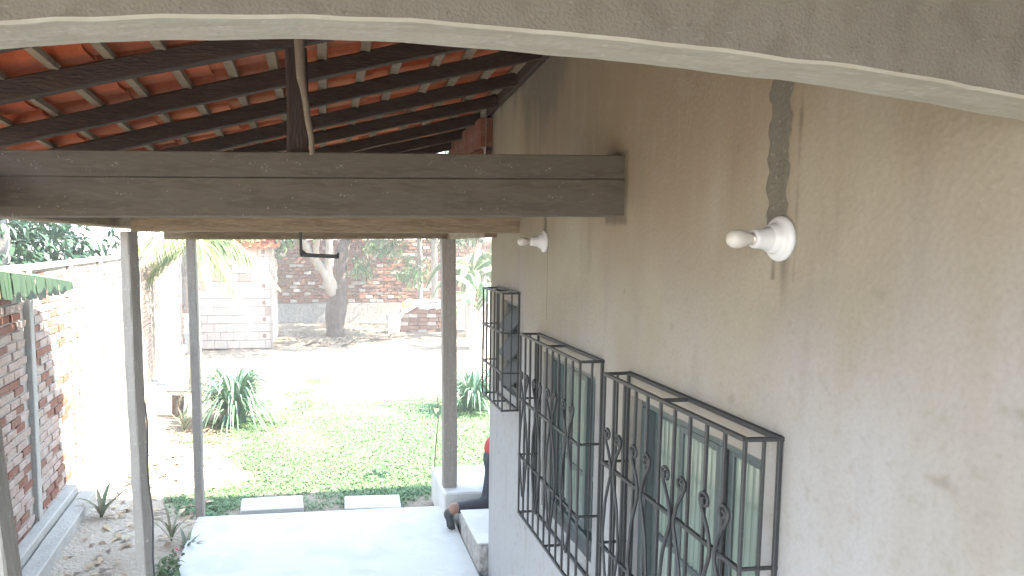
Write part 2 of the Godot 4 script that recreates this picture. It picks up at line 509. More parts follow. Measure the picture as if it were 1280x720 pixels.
func ground() -> void:
	var n := FastNoiseLite.new()
	n.seed = 5; n.frequency = .45; n.fractal_octaves = 4
	var xs := []
	var zs := []
	var x := -5.0
	while x < 7.0: xs.append(x); x += .15
	xs = [-300.0, -90.0, -40.0, -20.0, -12.0, -8.0, -6.0] + xs + [8.0, 10.0, 14.0, 22.0, 45.0, 90.0, 300.0]
	var z := 3.0
	while z > -24.0: zs.append(z); z -= (.15 if z > -14.0 else .3)
	zs = [300.0, 80.0, 30.0, 15.0, 8.0, 5.0] + zs + [-26.0, -30.0, -40.0, -60.0, -100.0, -300.0]
	var v := PackedVector3Array()
	var c := PackedColorArray()
	for zz in zs:
		for xx in xs:
			var h: float = -.12 + n.get_noise_2d(xx, zz) * .035
			if zz < -11.0: h -= minf((-11.0 - zz) * .012, .1)
			if xx < -1.9 and zz > -16: h += .02
			v.append(Vector3(xx, h, zz))
			var lawn: float = lawn_amount(xx, zz)
			var a: float = n.get_noise_2d(xx * 2.0 + 40.0, zz * 2.0)
			var sand := Color(.46, .39, .31).lerp(Color(.36, .29, .22), clampf(.5 + a, 0, 1))
			if zz > -9.0 and xx < -.8: sand = Color(.64, .57, .48).lerp(Color(.5, .42, .33), clampf(.5 + a * 1.3, 0, 1))
			c.append(sand.lerp(Color(.16, .23, .1), lawn * .85))
	var idx := PackedInt32Array()
	var w := xs.size()
	for j in zs.size() - 1:
		for i in w - 1:
			var k := j * w + i
			idx.append_array([k, k + w, k + 1, k + 1, k + w, k + w + 1])
	var arr := []
	arr.resize(Mesh.ARRAY_MAX)
	arr[Mesh.ARRAY_VERTEX] = v
	arr[Mesh.ARRAY_COLOR] = c
	arr[Mesh.ARRAY_INDEX] = idx
	var am := ArrayMesh.new()
	am.add_surface_from_arrays(Mesh.PRIMITIVE_TRIANGLES, arr)
	var st := SurfaceTool.new()
	st.create_from(am, 0)
	st.generate_normals()
	struct("ground", st.commit(), M.ground)
	# porch floor: one cast slab
	st = new_st()
	add_box(st, at(Vector3(.0, -.1, -1.5)), Vector3(2.12, .2, 9.0), .012)
	struct("porch_floor", done(st), M.floor)

func lawn_amount(x: float, z: float) -> float:
	var n := FastNoiseLite.new()
	n.seed = 8; n.frequency = .5; n.fractal_octaves = 3
	var e := n.get_noise_2d(x, z) * 1.3
	var a := clampf((x + 1.25 + e * .7) * 1.6, 0, 1) * clampf((-6.5 - z + e * .5) * 1.7, 0, 1)
	a *= clampf((11.2 + z + e * 2.0) * .5, 0, 1)
	return a

func house() -> void:
	var hs := thing("house", "plastered house wall along the right with two barred windows", "house")
	# openings: z0 (far), z1 (near), y0, y1
	var ops := [[-2.50, -1.70, .92, 1.73], [-3.56, -2.85, .92, 1.73], [-4.45, -4.06, 1.37, 1.93]]
	var zs := [-4.74, -4.45, -4.06, -3.56, -2.85, -2.50, -1.70, -.9, .6, 3.0]
	var ys := [-.2, .92, 1.37, 1.73, 1.93, 2.6]
	var st := SurfaceTool.new()
	st.begin(Mesh.PRIMITIVE_TRIANGLES)
	st.set_smooth_group(-1)
	var put := func(p: Vector3) -> void:
		st.set_uv(Vector2((p.z + 4.74) / 3.81, (3.3 - p.y) / 3.6))
		st.add_vertex(p)
	var q := func(a: Vector3, b: Vector3, c: Vector3, d: Vector3) -> void:
		for p in [a, b, c, a, c, d]: put.call(p)
	for i in zs.size() - 1:
		for j in ys.size():
			var z0: float = zs[i]; var z1: float = zs[i + 1]
			var top := j == ys.size() - 1
			var y0: float = ys[j]
			var open := false
			for o in ops:
				if z0 > o[0] - .01 and z1 < o[1] + .01 and not top and y0 > o[2] - .01 and ys[j + 1] < o[3] + .01: open = true
			if open: continue
			for xx in [WX, WX + .16]:
				var ya: float = roof_y(WX, z0) + .1 if top else ys[j + 1]
				var yb: float = roof_y(WX, z1) + .1 if top else ys[j + 1]
				q.call(Vector3(xx, y0, z0), Vector3(xx, y0, z1), Vector3(xx, yb, z1), Vector3(xx, ya, z0))
	for o in ops:
		var a := WX; var b := WX + .16
		q.call(Vector3(a, o[2], o[0]), Vector3(b, o[2], o[0]), Vector3(b, o[2], o[1]), Vector3(a, o[2], o[1]))
		q.call(Vector3(a, o[3], o[0]), Vector3(a, o[3], o[1]), Vector3(b, o[3], o[1]), Vector3(b, o[3], o[0]))
		q.call(Vector3(a, o[2], o[0]), Vector3(a, o[3], o[0]), Vector3(b, o[3], o[0]), Vector3(b, o[2], o[0]))
		q.call(Vector3(a, o[2], o[1]), Vector3(b, o[2], o[1]), Vector3(b, o[3], o[1]), Vector3(a, o[3], o[1]))
	q.call(Vector3(WX, -.2, -4.74), Vector3(WX, roof_y(WX, -4.74) + .1, -4.74), Vector3(WX + .16, roof_y(WX, -4.74) + .1, -4.74), Vector3(WX + .16, -.2, -4.74))
	st.generate_normals()
	st.generate_tangents()
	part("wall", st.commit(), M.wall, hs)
	# front facade with a doorway, back and far walls, floor, ceiling
	var f := new_st()
	add_box(f, at(Vector3(1.436, 1.5, -4.66)), Vector3(.27, 3.4, .155))
	add_box(f, at(Vector3(4.47, 1.75, -4.66)), Vector3(4.0, 3.9, .16))
	add_box(f, at(Vector3(2.02, 2.75, -4.66)), Vector3(.9, 1.2, .16))
	part("front_wall", done(f), M.concrete, hs)
	f = new_st()
	add_box(f, at(Vector3(6.4, 1.6, -.8)), Vector3(.16, 3.6, 7.6))
	part("far_wall", done(f), M.concrete, hs)
	f = new_st()
	add_box(f, at(Vector3(3.84, 1.6, 2.92)), Vector3(4.9, 3.6, .16))
	part("rear_wall", done(f), M.concrete, hs)
	f = new_st()
	add_box(f, at(Vector3(3.8, .1, -.8)), Vector3(5.0, .1, 7.3))
	part("house_floor", done(f), M.concrete, hs)
	part("door", box_mesh(Vector3(.86, 2.0, .04), .004), M.dark_wood, hs).position = Vector3(2.02, 1.16, -4.64)
	# windows: frames and fluted panes
	window(hs, -2.50, -1.70, [[-2.50, -2.24, M.glass], [-2.24, -1.98, M.glass], [-1.98, -1.70, M.glass]])
	window(hs, -3.56, -2.85, [[-3.56, -3.33, M.glass], [-3.33, -3.09, M.glass], [-3.09, -2.85, M.glass]])
	tilting_window(hs)
	# strip of rough darker mortar over the buried pipe above the near lamp
	part("mortar_strip", ragged_strip(-1.692, .046, 2.265, 3.36, .004), M.patch, hs)
	part("mortar_strip", ragged_strip(-3.568, .02, 2.3, 2.42, .004), M.patch, hs)
	# bare bricks between the side beam and the rafters, beyond the plaster
	var ribs := []
	for v in 3:
		var b := new_st()
		add_box(b, Transform3D(), Vector3(.09, .19, .112), .003, .002)
		for r in 4:
			add_box(b, at(Vector3(-.0465, 0, -.042 + r * .028)), Vector3(.009, .186, .017), .002)
		ribs.append(done(b))
	var row := 0
	var y := 2.515
	while y < 3.2:
		var z := -4.81 - (row % 2) * .06
		while z > -5.93:
			if y + .19 < roof_y(1.1, z) + .12:
				var o := part("brick", ribs[rng.randi() % 3], M.brick[[0, 2, 0, 2][rng.randi() % 4]], hs)
				o.position = Vector3(1.1 + rng.randf_range(-.004, .004), y + .095, z)
			z -= .122
		y += .2
		row += 1
	var core := new_st()
	var c0 := [Vector3(1.085, 2.5, -4.74), Vector3(1.085, 2.5, -5.95), Vector3(1.085, roof_y(1.1, -5.95) + .1, -5.95), Vector3(1.085, roof_y(1.1, -4.74) + .1, -4.74)]
	quad(core, c0[0], c0[1], c0[2], c0[3])
	var sh := Vector3(.05, 0, 0)
	quad(core, c0[0] + sh, c0[3] + sh, c0[2] + sh, c0[1] + sh)
	part("mortar", done(core), M.mortar, hs)

func ragged_strip(z: float, half: float, y0: float, y1: float, thick: float) -> ArrayMesh:
	var n := FastNoiseLite.new()
	n.seed = 77; n.frequency = 14.0; n.fractal_octaves = 4
	var st := new_st()
	var segs := int((y1 - y0) / .012)
	var prev := []
	for k in segs + 1:
		var y := lerpf(y0, y1, float(k) / segs)
		var a := half * (.85 + n.get_noise_2d(y, 3.0) * .45)
		var b := half * (.85 + n.get_noise_2d(y, 19.0) * .45)
		var t := thick * (.9 + n.get_noise_2d(y, 40.0) * .3)
		var ring := [Vector3(WX - .001, y, z - a), Vector3(WX - t, y, z - a * .75), Vector3(WX - t * .75, y, z), Vector3(WX - t, y, z + b * .75), Vector3(WX - .001, y, z + b)]
		if k > 0:
			for i in 4: quad(st, prev[i], prev[i + 1], ring[i + 1], ring[i])
		prev = ring
	return done(st)

func fluted(z0: float, z1: float, y0: float, y1: float, x: float) -> ArrayMesh:
	var st := SurfaceTool.new()
	st.begin(Mesh.PRIMITIVE_TRIANGLES)
	st.set_smooth_group(0)
	var nr := int((z1 - z0) / .026)
	var prev := []
	for k in nr * 6 + 1:
		var f := float(k) / (nr * 6)
		var d := -.008 * absf(sin(f * nr * PI))
		var r := [Vector3(x + d, y0, lerpf(z0, z1, f)), Vector3(x + d, y1, lerpf(z0, z1, f))]
		if k > 0: quad(st, prev[0], r[0], r[1], prev[1])
		prev = r
	return done(st)

func window(hs: Node3D, z0: float, z1: float, panes: Array) -> void:
	var y0 := .92
	var y1 := 1.73
	var fr := new_st()
	add_box(fr, at(Vector3(WX + .07, y1 - .02, (z0 + z1) / 2)), Vector3(.06, .04, z1 - z0), .004)
	add_box(fr, at(Vector3(WX + .07, y0 + .02, (z0 + z1) / 2)), Vector3(.06, .04, z1 - z0), .004)
	add_box(fr, at(Vector3(WX + .07, (y0 + y1) / 2, z0 + .018)), Vector3(.06, y1 - y0 - .084, .036), .004)
	add_box(fr, at(Vector3(WX + .07, (y0 + y1) / 2, z1 - .018)), Vector3(.06, y1 - y0 - .084, .036), .004)
	var win := part("window", done(fr), M.frame, hs)
	for k in panes.size():
		var p: Array = panes[k]
		var a: float = maxf(p[0], z0 + .038)
		var b: float = minf(p[1], z1 - .038)
		var off := .012 if k % 2 == 0 else -.012
		var s := new_st()
		var x := WX + .075 + off
		for e in [a + .013, b - .013]:
			add_box(s, at(Vector3(x, (y0 + y1) / 2, e)), Vector3(.02, y1 - y0 - .09, .026), .003)
		for yy in [y0 + .058, y0 + .3, y1 - .058]:
			add_box(s, at(Vector3(x, yy, (a + b) / 2)), Vector3(.018, .026, b - a - .053), .003)
		part("sash", done(s), M.frame, win)
		part("pane", fluted(a + .02, b - .02, y0 + .31, y1 - .06, x + .004), p[2], win)
		part("pane", fluted(a + .02, b - .02, y0 + .06, y0 + .29, x + .004), M.glass_pale if k == 0 else M.glass, win)

func tilting_window(hs: Node3D) -> void:
	var z0 := -4.45
	var z1 := -4.06
	var fr := new_st()
	for yy in [1.385, 1.915]:
		add_box(fr, at(Vector3(WX + .06, yy, (z0 + z1) / 2)), Vector3(.05, .03, z1 - z0), .003)
	for zz in [z0 + .015, z1 - .015]:
		add_box(fr, at(Vector3(WX + .06, 1.65, zz)), Vector3(.05, .5, .03), .003)
	var win := part("window", done(fr), M.frame, hs)
	for k in 3:
		var st := new_st()
		var t := Transform3D(Basis(Vector3(0, 0, 1), -.65), Vector3(WX + .02, 1.49 + k * .165, (z0 + z1) / 2))
		add_box(st, t, Vector3(.012, .17, z1 - z0 - .07), .002)
		part("pane", done(st), M.grey_glass, win)

func porch() -> void:
	# the arch nearest overhead: rough faces, underside coloured paler for bounce light
	var keys := [[-1.15, 2.4], [-1.023, 2.4116], [-0.6975, 2.5092], [-0.4204, 2.5492], [-0.3181, 2.5595], [-0.186, 2.5688], [-0.0186, 2.5753], [0.1135, 2.5744], [0.252, 2.5688], [0.4687, 2.5558], [0.7245, 2.5353], [0.9272, 2.5111], [1.0509, 2.4934], [1.13, 2.482]]
	var n := FastNoiseLite.new()
	n.seed = 3; n.frequency = 6.0; n.fractal_octaves = 3
	var arch := thing("concrete_arch", "rough grey concrete arch with a worn underside tinted pale for bounce light, nearest overhead", "arch")
	var face := new_st()
	var soff := new_st()
	face.set_smooth_group(-1)
	var prev := []
	for k in 111:
		var x := lerpf(-1.1, 1.128, k / 110.0)
		var y := 0.0
		for i in keys.size() - 1:
			if x >= keys[i][0] - .001 and x <= keys[i + 1][0] + .001:
				y = lerpf(keys[i][1], keys[i + 1][1], (x - keys[i][0]) / (keys[i + 1][0] - keys[i][0]))
		y += n.get_noise_1d(x) * .0015
		var zf := -.93 + n.get_noise_2d(x, 9.0) * .004
		var zb := -1.04 + n.get_noise_2d(x, 20.0) * .004
		var yn := y - .001 + n.get_noise_2d(x, 33.0) * .0015
		var top := roof_y(x, -1.0) + .06
		var r := [Vector3(x, top, zf), Vector3(x, yn + .004, zf), Vector3(x, yn, zf - .004), Vector3(x, y, zb + .008), Vector3(x, y + .008, zb), Vector3(x, top, zb)]
		if k > 0:
			quad(face, prev[0], prev[1], r[1], r[0])
			quad(face, prev[4], prev[5], r[5], r[4])
			for i in [1, 2, 3]: quad(soff, prev[i], prev[i + 1], r[i + 1], r[i])
		prev = r
	part("arch_body", done(face), M.arch, arch)
	part("underside", done(soff), M.arch_lit_soffit, arch)

	var cbm := thing("cross_beam", "thick dark weathered beam with white chips, its end set into the plaster wall", "beam")
	part("lower_course", timber(Vector3(-1.42, 2.4455, -2.69), Vector3(1.2, 2.4605, -2.69), .15, .135, 0, .0015, 40, .003), M.beam, cbm)
	part("upper_course", timber(Vector3(-1.42, 2.5565, -2.692), Vector3(1.2, 2.5715, -2.692), .149, .0885, 0, .0015, 40, .003), M.beam, cbm)
	solo("porch_beam", timber(Vector3(-1.02, 2.417, -4.11), Vector3(WX + .02, 2.417, -4.11), .11, .15, 0, .003, 24), M.beam_light,
		"light brown beam from the left post to the wall, just behind the thick dark beam", "beam")
	solo("porch_beam", timber(Vector3(-1.25, 2.38, -6.03), Vector3(1.16, 2.385, -6.03), .1, .15, 0, .003, 24), M.beam_light,
		"light brown beam resting on the two far porch posts", "beam")
	solo("eave_beam", timber(Vector3(-1.2, 2.475, -.4), Vector3(-1.09, 2.43, -6.5), .1, .16, 0, .003, 24), M.beam_light,
		"long beam along the left eave above the brick boundary wall", "beam")
	solo("side_beam", timber(Vector3(1.09, 2.395, -4.6), Vector3(1.09, 2.39, -5.975), .09, .16, 0, .002, 10), M.beam_light,
		"short side beam running from the house corner to the right porch post", "beam")
	solo("porch_post", timber(Vector3(-1.04, 2.345, -4.09), Vector3(-.985, -.16, -4.02), .07, .07, .6, .006, 20), M.post,
		"slim grey post with a cable down it, beside the near left corner of the floor", "post", "porch posts")
	solo("porch_post", timber(Vector3(-1.055, 2.305, -6.03), Vector3(-1.035, -.16, -6.06), .07, .065, .1, .005, 20), M.post,
		"slim grey post at the far left corner of the porch floor", "post", "porch posts")
	solo("porch_post", timber(Vector3(1.06, 2.31, -6.0), Vector3(1.06, .19, -5.92), .118, .1, 0, .004, 20), M.post,
		"thick grey post standing on the white step by the house corner", "post", "porch posts")
	solo("porch_post", timber(Vector3(-1.27, 2.378, -2.69), Vector3(-1.06, -.16, -2.66), .09, .09, .2, .005, 20), M.post,
		"nearest grey post, only its edge showing in front of the brick boundary wall", "post", "porch posts")
	solo("king_post", timber(Vector3(-.082, 2.6, -2.69), Vector3(-.085, roof_y(-.085, -2.69) + .0, -2.69), .074, .08, .1, .003, 8), M.king,
		"dark upright strut standing on the thick beam and holding up the rafters", "post")
	var sp := []
	var pn := [[-.071, 2.995], [-.068, 2.93], [-.066, 2.87], [-.058, 2.83], [-.05, 2.78], [-.043, 2.72], [-.032, 2.66], [-.03, 2.6]]
	for q in pn: sp.append(Vector3(q[0], q[1], -2.62))
	solo("crooked_stick", tube_mesh(sp, [.019, .018, .017, .013, .012, .012, .011, .01], 7), M.stick,
		"pale crooked stick propped upright beside the dark strut", "stick")
	# cable tied down the left post
	var cb := []
	for k in 14:
		var y := lerpf(1.42, .0, k / 13.0)
		cb.append(Vector3(lerpf(-.965, -.935, k / 13.0) + sin(k * 1.3) * .006, y, -4.0))
	solo("post_cable", tube_mesh(cb, [.005], 6), M.wire, "thin dark cable hanging down the right side of the cabled left post", "cable")
	var br := new_st()
	add_box(br, at(Vector3(-.115, 2.278, -4.08)), Vector3(.016, .13, .03), .002)
	add_box(br, Transform3D(Basis(Vector3(0, 0, 1), -.05), Vector3(-.012, 2.212, -4.08)), Vector3(.215, .022, .03), .003)
	add_box(br, at(Vector3(.09, 2.215, -4.08)), Vector3(.012, .03, .03), .002)
	add_box(br, Transform3D(Basis(Vector3(0, 0, 1), -.6), Vector3(-.09, 2.226, -4.081)), Vector3(.05, .012, .02), .002)
	solo("hanging_bracket", done(br), M.wire, "dark L-shaped bracket hanging below the middle of the light brown beam", "bracket")

func roof() -> void:
	var rf := thing("porch_canopy", "red clay tile roof over the porch on dark rafters and pale battens", "roof")
	# rafters run from the left eave up to the house wall and beyond over the house
	var z := -1.3
	var k := 0
	while z > -6.2:
		var zz := z + rng.randf_range(-.03, .03)
		var a := Vector3(-1.5, roof_y(-1.5, zz) + .035, zz + rng.randf_range(-.03, .03))
		var b := Vector3(1.09, roof_y(1.09, zz) + .035, zz)
		part("rafter", timber(a, b, .05, .07, 0, .006, 14, .005), M.dark_wood, rf)
		z -= .455
		k += 1
	var x := -1.42
	while x < 1.12:
		var a := Vector3(x + rng.randf_range(-.02, .02), 0, -1.13)
		var b := Vector3(x + rng.randf_range(-.02, .02), 0, -6.22)
		a.y = roof_y(a.x, a.z) + .084
		b.y = roof_y(b.x, b.z) + .084
		part("batten", timber(a, b, .042, .02, .22, .003, 16, .002), M.batten, rf)
		x += .178
	part("edge_board", timber(Vector3(1.108, roof_y(1.13, -1.1) + .048, -1.1), Vector3(1.108, roof_y(1.13, -6.15) + .048, -6.15), .03, .1, 0, .004, 24, .004), M.dark_wood, rf)
	# clay tiles, each with a pan and a roll
	var variants := []
	for v in 3:
		variants.append(tile_mesh(.215, .40))
	var slope := atan(.23)
	z = -1.2
	while z > -6.3:
		var row := 0
		x = -1.52
		while x < 1.15:
			var o := part("roof_tile", variants[rng.randi() % 3], M.tile[[0, 0, 1, 2, 3][rng.randi() % 5]], rf)
			var xx := x + .2
			o.position = Vector3(xx, roof_y(xx, z) + .112 + rng.randf_range(-.002, .003), z + rng.randf_range(-.006, .006))
			o.rotation = Vector3(.067 * -1.0, rng.randf_range(-.02, .02), slope - .045)
			x += .345
			row += 1
		z -= .2
	# unseen roof: over the house, and a cover added by the arch to shade it
	var st := new_st()
	var zs := [3.4, -1.1, -6.2]
	var starts := [1.1, -1.1, -6.2]
	var xs := [-1.6, 1.14, 4.2]
	for i in 2:
		for j in 2:
			if i == 1 and j == 0: continue
			if j == 0: zs[0] = starts[0]
			else: zs[0] = 3.4
			var p := []
			for e in [[zs[i], xs[j]], [zs[i], xs[j + 1]], [zs[i + 1], xs[j + 1]], [zs[i + 1], xs[j]]]:
				p.append(Vector3(e[1], roof_y(e[1], e[0]) + .13, e[0]))
			quad(st, p[0], p[1], p[2], p[3])
			var d := Vector3(0, .05, 0)
			quad(st, p[3] + d, p[2] + d, p[1] + d, p[0] + d)
			for e in 4: quad(st, p[e], p[(e + 1) % 4], p[(e + 1) % 4] + d, p[e] + d)
	var p2 := [Vector3(4.2, roof_y(4.2, 3.4) + .13, 3.4), Vector3(7.2, roof_y(4.2, 3.4) - .55, 3.4), Vector3(7.2, roof_y(4.2, -6.2) - .55, -6.2), Vector3(4.2, roof_y(4.2, -6.2) + .13, -6.2)]
	quad(st, p2[0], p2[1], p2[2], p2[3])
	var d2 := Vector3(0, .05, 0)
	quad(st, p2[3] + d2, p2[2] + d2, p2[1] + d2, p2[0] + d2)
	part("unseen_roof_cover", done(st), M.tile[1], rf)

func tile_mesh(w: float, l: float) -> ArrayMesh:
	var st := new_st()
	st.set_smooth_group(0)
	var prof := [[-.5, .012], [-.46, 0.0], [.0, -.004], [.12, 0.0], [.2, .022], [.31, .034], [.42, .024], [.5, .004]]
	var t := .011
	for k in prof.size() - 1:
		var a := Vector3(0, prof[k][1], prof[k][0] * w)
		var b := Vector3(0, prof[k + 1][1], prof[k + 1][0] * w)
		var dx := Vector3(l / 2, 0, 0)
		var up := Vector3(0, t, 0)
		quad(st, a - dx, a + dx, b + dx, b - dx)
		quad(st, a - dx + up, b - dx + up, b + dx + up, a + dx + up)
		st.set_smooth_group(-1)
		quad(st, a - dx, b - dx, b - dx + up, a - dx + up)
		quad(st, a + dx, a + dx + up, b + dx + up, b + dx)
		st.set_smooth_group(0)
	return done(st)

func brick_variants(size: Vector3, n: int, jit: float) -> Array:
	var a := []
	for i in n: a.append(box_mesh(size, minf(size.y * .08, .006), jit))
	return a

func boundary_wall() -> void:
	# root at the near end, local -z runs along the wall, its face towards +x
	var near := Vector3(-2.10, 0, -3.4)
	var turn := atan2(.73, 9.9)
	var bw := thing("boundary_wall", "long rough brick boundary wall with concrete piers along the left side", "wall", near, turn)
	var length := 12.6
	var top := 2.06
	part("mortar", box_mesh(Vector3(.1, top + .3, length), .0), M.mortar, bw).position = Vector3(-.062, top / 2 - .15, -length / 2)
	var vars := brick_variants(Vector3(.1, .056, .2), 4, .003)
	var rows := 29
	var far := new_st()
	for r in rows:
		var y := .02 + r * .07
		var z := -.1 - (r % 2) * .107
		while z > -length:
			var pier := fposmod(-z - 2.52, 1.24)
			if pier > 1.12 or pier < .12:
				z -= .214
				continue
			var p := Vector3(-.045 + rng.randf_range(-.006, .006), y + .028 + rng.randf_range(-.003, .003), z)
			var bs := Basis(Vector3.UP, rng.randf_range(-.03, .03))
			if z < -1.45 and z > -3.62:
				var pick := rng.randi() % 6
				var mt: Material = M.wash_brick if pick > 2 else (M.pale_brick if pick == 2 else M.brick[pick * 2])
				var o := part("brick", vars[rng.randi() % 4], mt, bw)
				o.transform = Transform3D(bs, p)
			else:
				add_box(far, Transform3D(bs, p), Vector3(.1, .056, .2), .004, .003)
			z -= .214
	var o2 := part("far_bricks", done(far), M.wash_brick, bw)
	o2.set_meta("kind", "stuff")
	var k := 0
	var zp := 1.28
	while zp < length:
		var h := top + rng.randf_range(.0, .06)
		part("pier", timber(Vector3(-.03, -.2, -zp), Vector3(-.03, h, -zp), .12, .1, 0, .004, 12), M.concrete, bw)
		zp += 1.24
	# two-step concrete footing
	part("footing", timber(Vector3(.05, .0, .0), Vector3(.05, -.02, -length), .1, .16, 0, .008, 30, .01), M.concrete, bw)
	part("footing", timber(Vector3(.19, -.06, .0), Vector3(.17, -.08, -length * .75), .14, .16, 0, .01, 30, .01), M.concrete, bw)
	part("coping", timber(Vector3(-.06, top + .015, 0), Vector3(-.06, top + .015, -length), .17, .04, 0, .006, 24), M.mortar, bw)
	# pillar at the far end
	var pl := thing("brick_pillar", "short reddish brick pillar at the far end of the boundary wall, left of the palm", "pillar", Vector3(-3.25, -.15, -16.2))
	var y := 0.0
	var pv := brick_variants(Vector3(.4, .085, .3), 3, .006)
	while y < 1.0:
		var b := part("brick", pv[rng.randi() % 3], M.brick[rng.randi() % 4], pl)
		b.position = Vector3(rng.randf_range(-.01, .01), y + .05, 0)
		y += .097
	part("mortar", box_mesh(Vector3(.36, .98, .27)), M.mortar, pl).position.y = .5

func outbuilding() -> void:
	var ob := thing("outbuilding", "small pale brick outbuilding with a red tiled eave, left of the mango tree", "shed", Vector3(-2.05, -.15, -16.6), -.03)
	var w := 1.62
	var h := 2.3
	part("mortar", box_mesh(Vector3(w - .03, h, 2.6)), M.white_brick, ob).position = Vector3(0, h / 2, -1.33)
	var full := brick_variants(Vector3(.281, .182, .12), 3, .003)
	var half := brick_variants(Vector3(.139, .182, .12), 3, .003)
	var hole := plain(lin(.2, .14, .11), .95)
	for r in 12:
		var y := .09 + r * .19
		var x := -w / 2
		var first := r % 2 == 0
		while x < w / 2 - .05:
			var lw := .14 if first else .285
			if x + lw > w / 2 + .02: lw = .14
			first = false
			var o := part("brick", (half if lw < .2 else full)[rng.randi() % 3], M.white_brick if rng.randf() < .93 else M.pale_brick, ob)
			o.position = Vector3(x + lw / 2, y, .0 + rng.randf_range(-.006, .006))
			x += lw
		# open brick ends at the right corner
		if r % 2 == 1:
			part("brick_hole", box_mesh(Vector3(.075, .085, .02)), hole, ob).position = Vector3(w / 2 - .07, y, .056)
		for q in 8:
			var o := part("brick", full[rng.randi() % 3], M.white_brick, ob)
			o.transform = Transform3D(Basis(Vector3.UP, PI / 2), Vector3(w / 2 - .04, y, -.2 - q * .29 - (r % 2) * .1))
	part("corner_post", timber(Vector3(w / 2 + .1, 0, .09), Vector3(w / 2 + .1, h, .09), .05, .05, 0, .006, 10), M.post, ob)
	var tv := tile_mesh(.2, .5)
	for k in 11:
		var t := part("roof_tile", tv, M.tile[k % 4], ob)
		t.rotation = Vector3(0, PI / 2, 0)
		t.rotation_degrees = Vector3(-14, 90, 0)
		t.transform = Transform3D(Basis(Vector3.RIGHT, .25) * Basis(Vector3.UP, PI / 2), Vector3(-.98 + k * .2, h + .03, .06))
	part("roof", timber(Vector3(0, h + .13, -.1), Vector3(0, h + .5, -2.8), 2.2, .06, 0, .0, 2), M.tile[2], ob)

func back_wall() -> void:
	var bw := thing("back_wall", "long rough red brick wall closing the far end of the garden", "wall", Vector3(1.5, -.25, -22.3), -.02)
	var w := 9.4
	var h := 2.55
	part("mortar", box_mesh(Vector3(w, h, .14)), M.mortar, bw).position = Vector3(0, h / 2, -.09)
	part("plinth", timber(Vector3(-w / 2, .3, .0), Vector3(w / 2, .3, .0), .16, .6, 0, .012, 30), M.rough_step, bw)
	var groups := [new_st(), new_st(), new_st(), new_st(), new_st()]
	var r := 0
	var y := .64
	while y < h:
		var x := -w / 2 + (r % 2) * .11
		while x < w / 2:
			var roll := rng.randf()
			var g := 4 if roll < .16 else (rng.randi() % 4)
			var sz := Vector3(.2, .088, .1)
			add_box(groups[g], Transform3D(Basis(Vector3.UP, rng.randf_range(-.05, .05)), Vector3(x + .1, y + .045, rng.randf_range(-.014, .018))), sz, .006, .008)
			x += .222
		y += .108
		r += 1
	for g in 5:
		var o := part("bricks", done(groups[g]), M.white_brick if g == 4 else M.old_brick[g], bw)
		o.set_meta("kind", "stuff")

# ------------------------------------------------------------------ fittings on the wall
func lamp(z: float, y: float, label: String) -> void:
	var l := thing("wall_lamp", label, "lamp", Vector3(WX, y, z), 0, "bare bulb lamps on the plaster wall")
	var ax := Vector3(-1, 0, 0)
	part("base_plate", lathe([[-.004, .0], [0, .056], [.006, .057], [.012, .054], [.016, .047], [.017, .04], [.023, .037], [.034, .034], [.036, .03]], Vector3.ZERO, ax, 36), M.porcelain, l)
	part("socket", lathe([[.034, .031], [.05, .026], [.068, .024], [.076, .023], [.078, .019], [.07, .0]], Vector3.ZERO, ax, 28), M.porcelain, l)
	part("bulb", lathe([[.074, .0125], [.083, .013], [.09, .0165], [.1, .021], [.112, .0235], [.122, .0235], [.131, .021], [.138, .0155], [.142, .008], [.1432, .0]], Vector3.ZERO, ax, 28), M.bulb, l)
	part("bulb_collar", lathe([[.07, .0150], [.079, .0150], [.081, .013]], Vector3.ZERO, ax, 20), M.brass, l)

func fittings() -> void:
	lamp(-1.665, 2.303, "larger looking nearby bare bulb in a white porcelain holder below the dark mortar strip")
	lamp(-3.575, 2.293, "farther small bare bulb in a white holder under the thick dark beam")

# ------------------------------------------------------------------ iron grilles
func bar(p: Node3D, called: String, a: Vector3, b: Vector3, t := .012) -> void:
	part(called, timber(a, b, t * .9, t * .9, 0, .0006, 6, .0015), M.iron, p)

func scroll(side: float, u0: float, yb: float, ym: float, yt: float, x: float) -> ArrayMesh:
	# a flat iron stem that bows out, comes in at the rail and ends in a curl
	var pts := []
	var ctrl := [[.010, yb], [.040, lerpf(yb, ym, .22)], [.070, lerpf(yb, ym, .5)], [.052, lerpf(yb, ym, .78)], [.012, ym], [.012, lerpf(ym, yt, .22)], [.03, lerpf(ym, yt, .55)], [.06, lerpf(ym, yt, .85)], [.068, yt]]
	var cv := Curve3D.new()
	for c in ctrl: cv.add_point(Vector3(x, c[1], u0 + side * c[0]))
	for i in range(1, ctrl.size() - 1):
		var tg := (cv.get_point_position(i + 1) - cv.get_point_position(i - 1)) * .2
		cv.set_point_in(i, -tg)
		cv.set_point_out(i, tg)
	var n := 26
	for k in n + 1: pts.append(cv.sample_baked(cv.get_baked_length() * k / n))
	var last: Vector3 = pts[-1]
	var cy := last.y + .004
	var cz := last.z - side * .022
	for k in range(1, 22):
		var an := .0 + k * .38
		var r := .0245 * (1.0 - k / 27.0)
		pts.append(Vector3(x, cy + sin(an) * r, cz + side * cos(an) * r))
	return tube_mesh(pts, [.0055], 6)

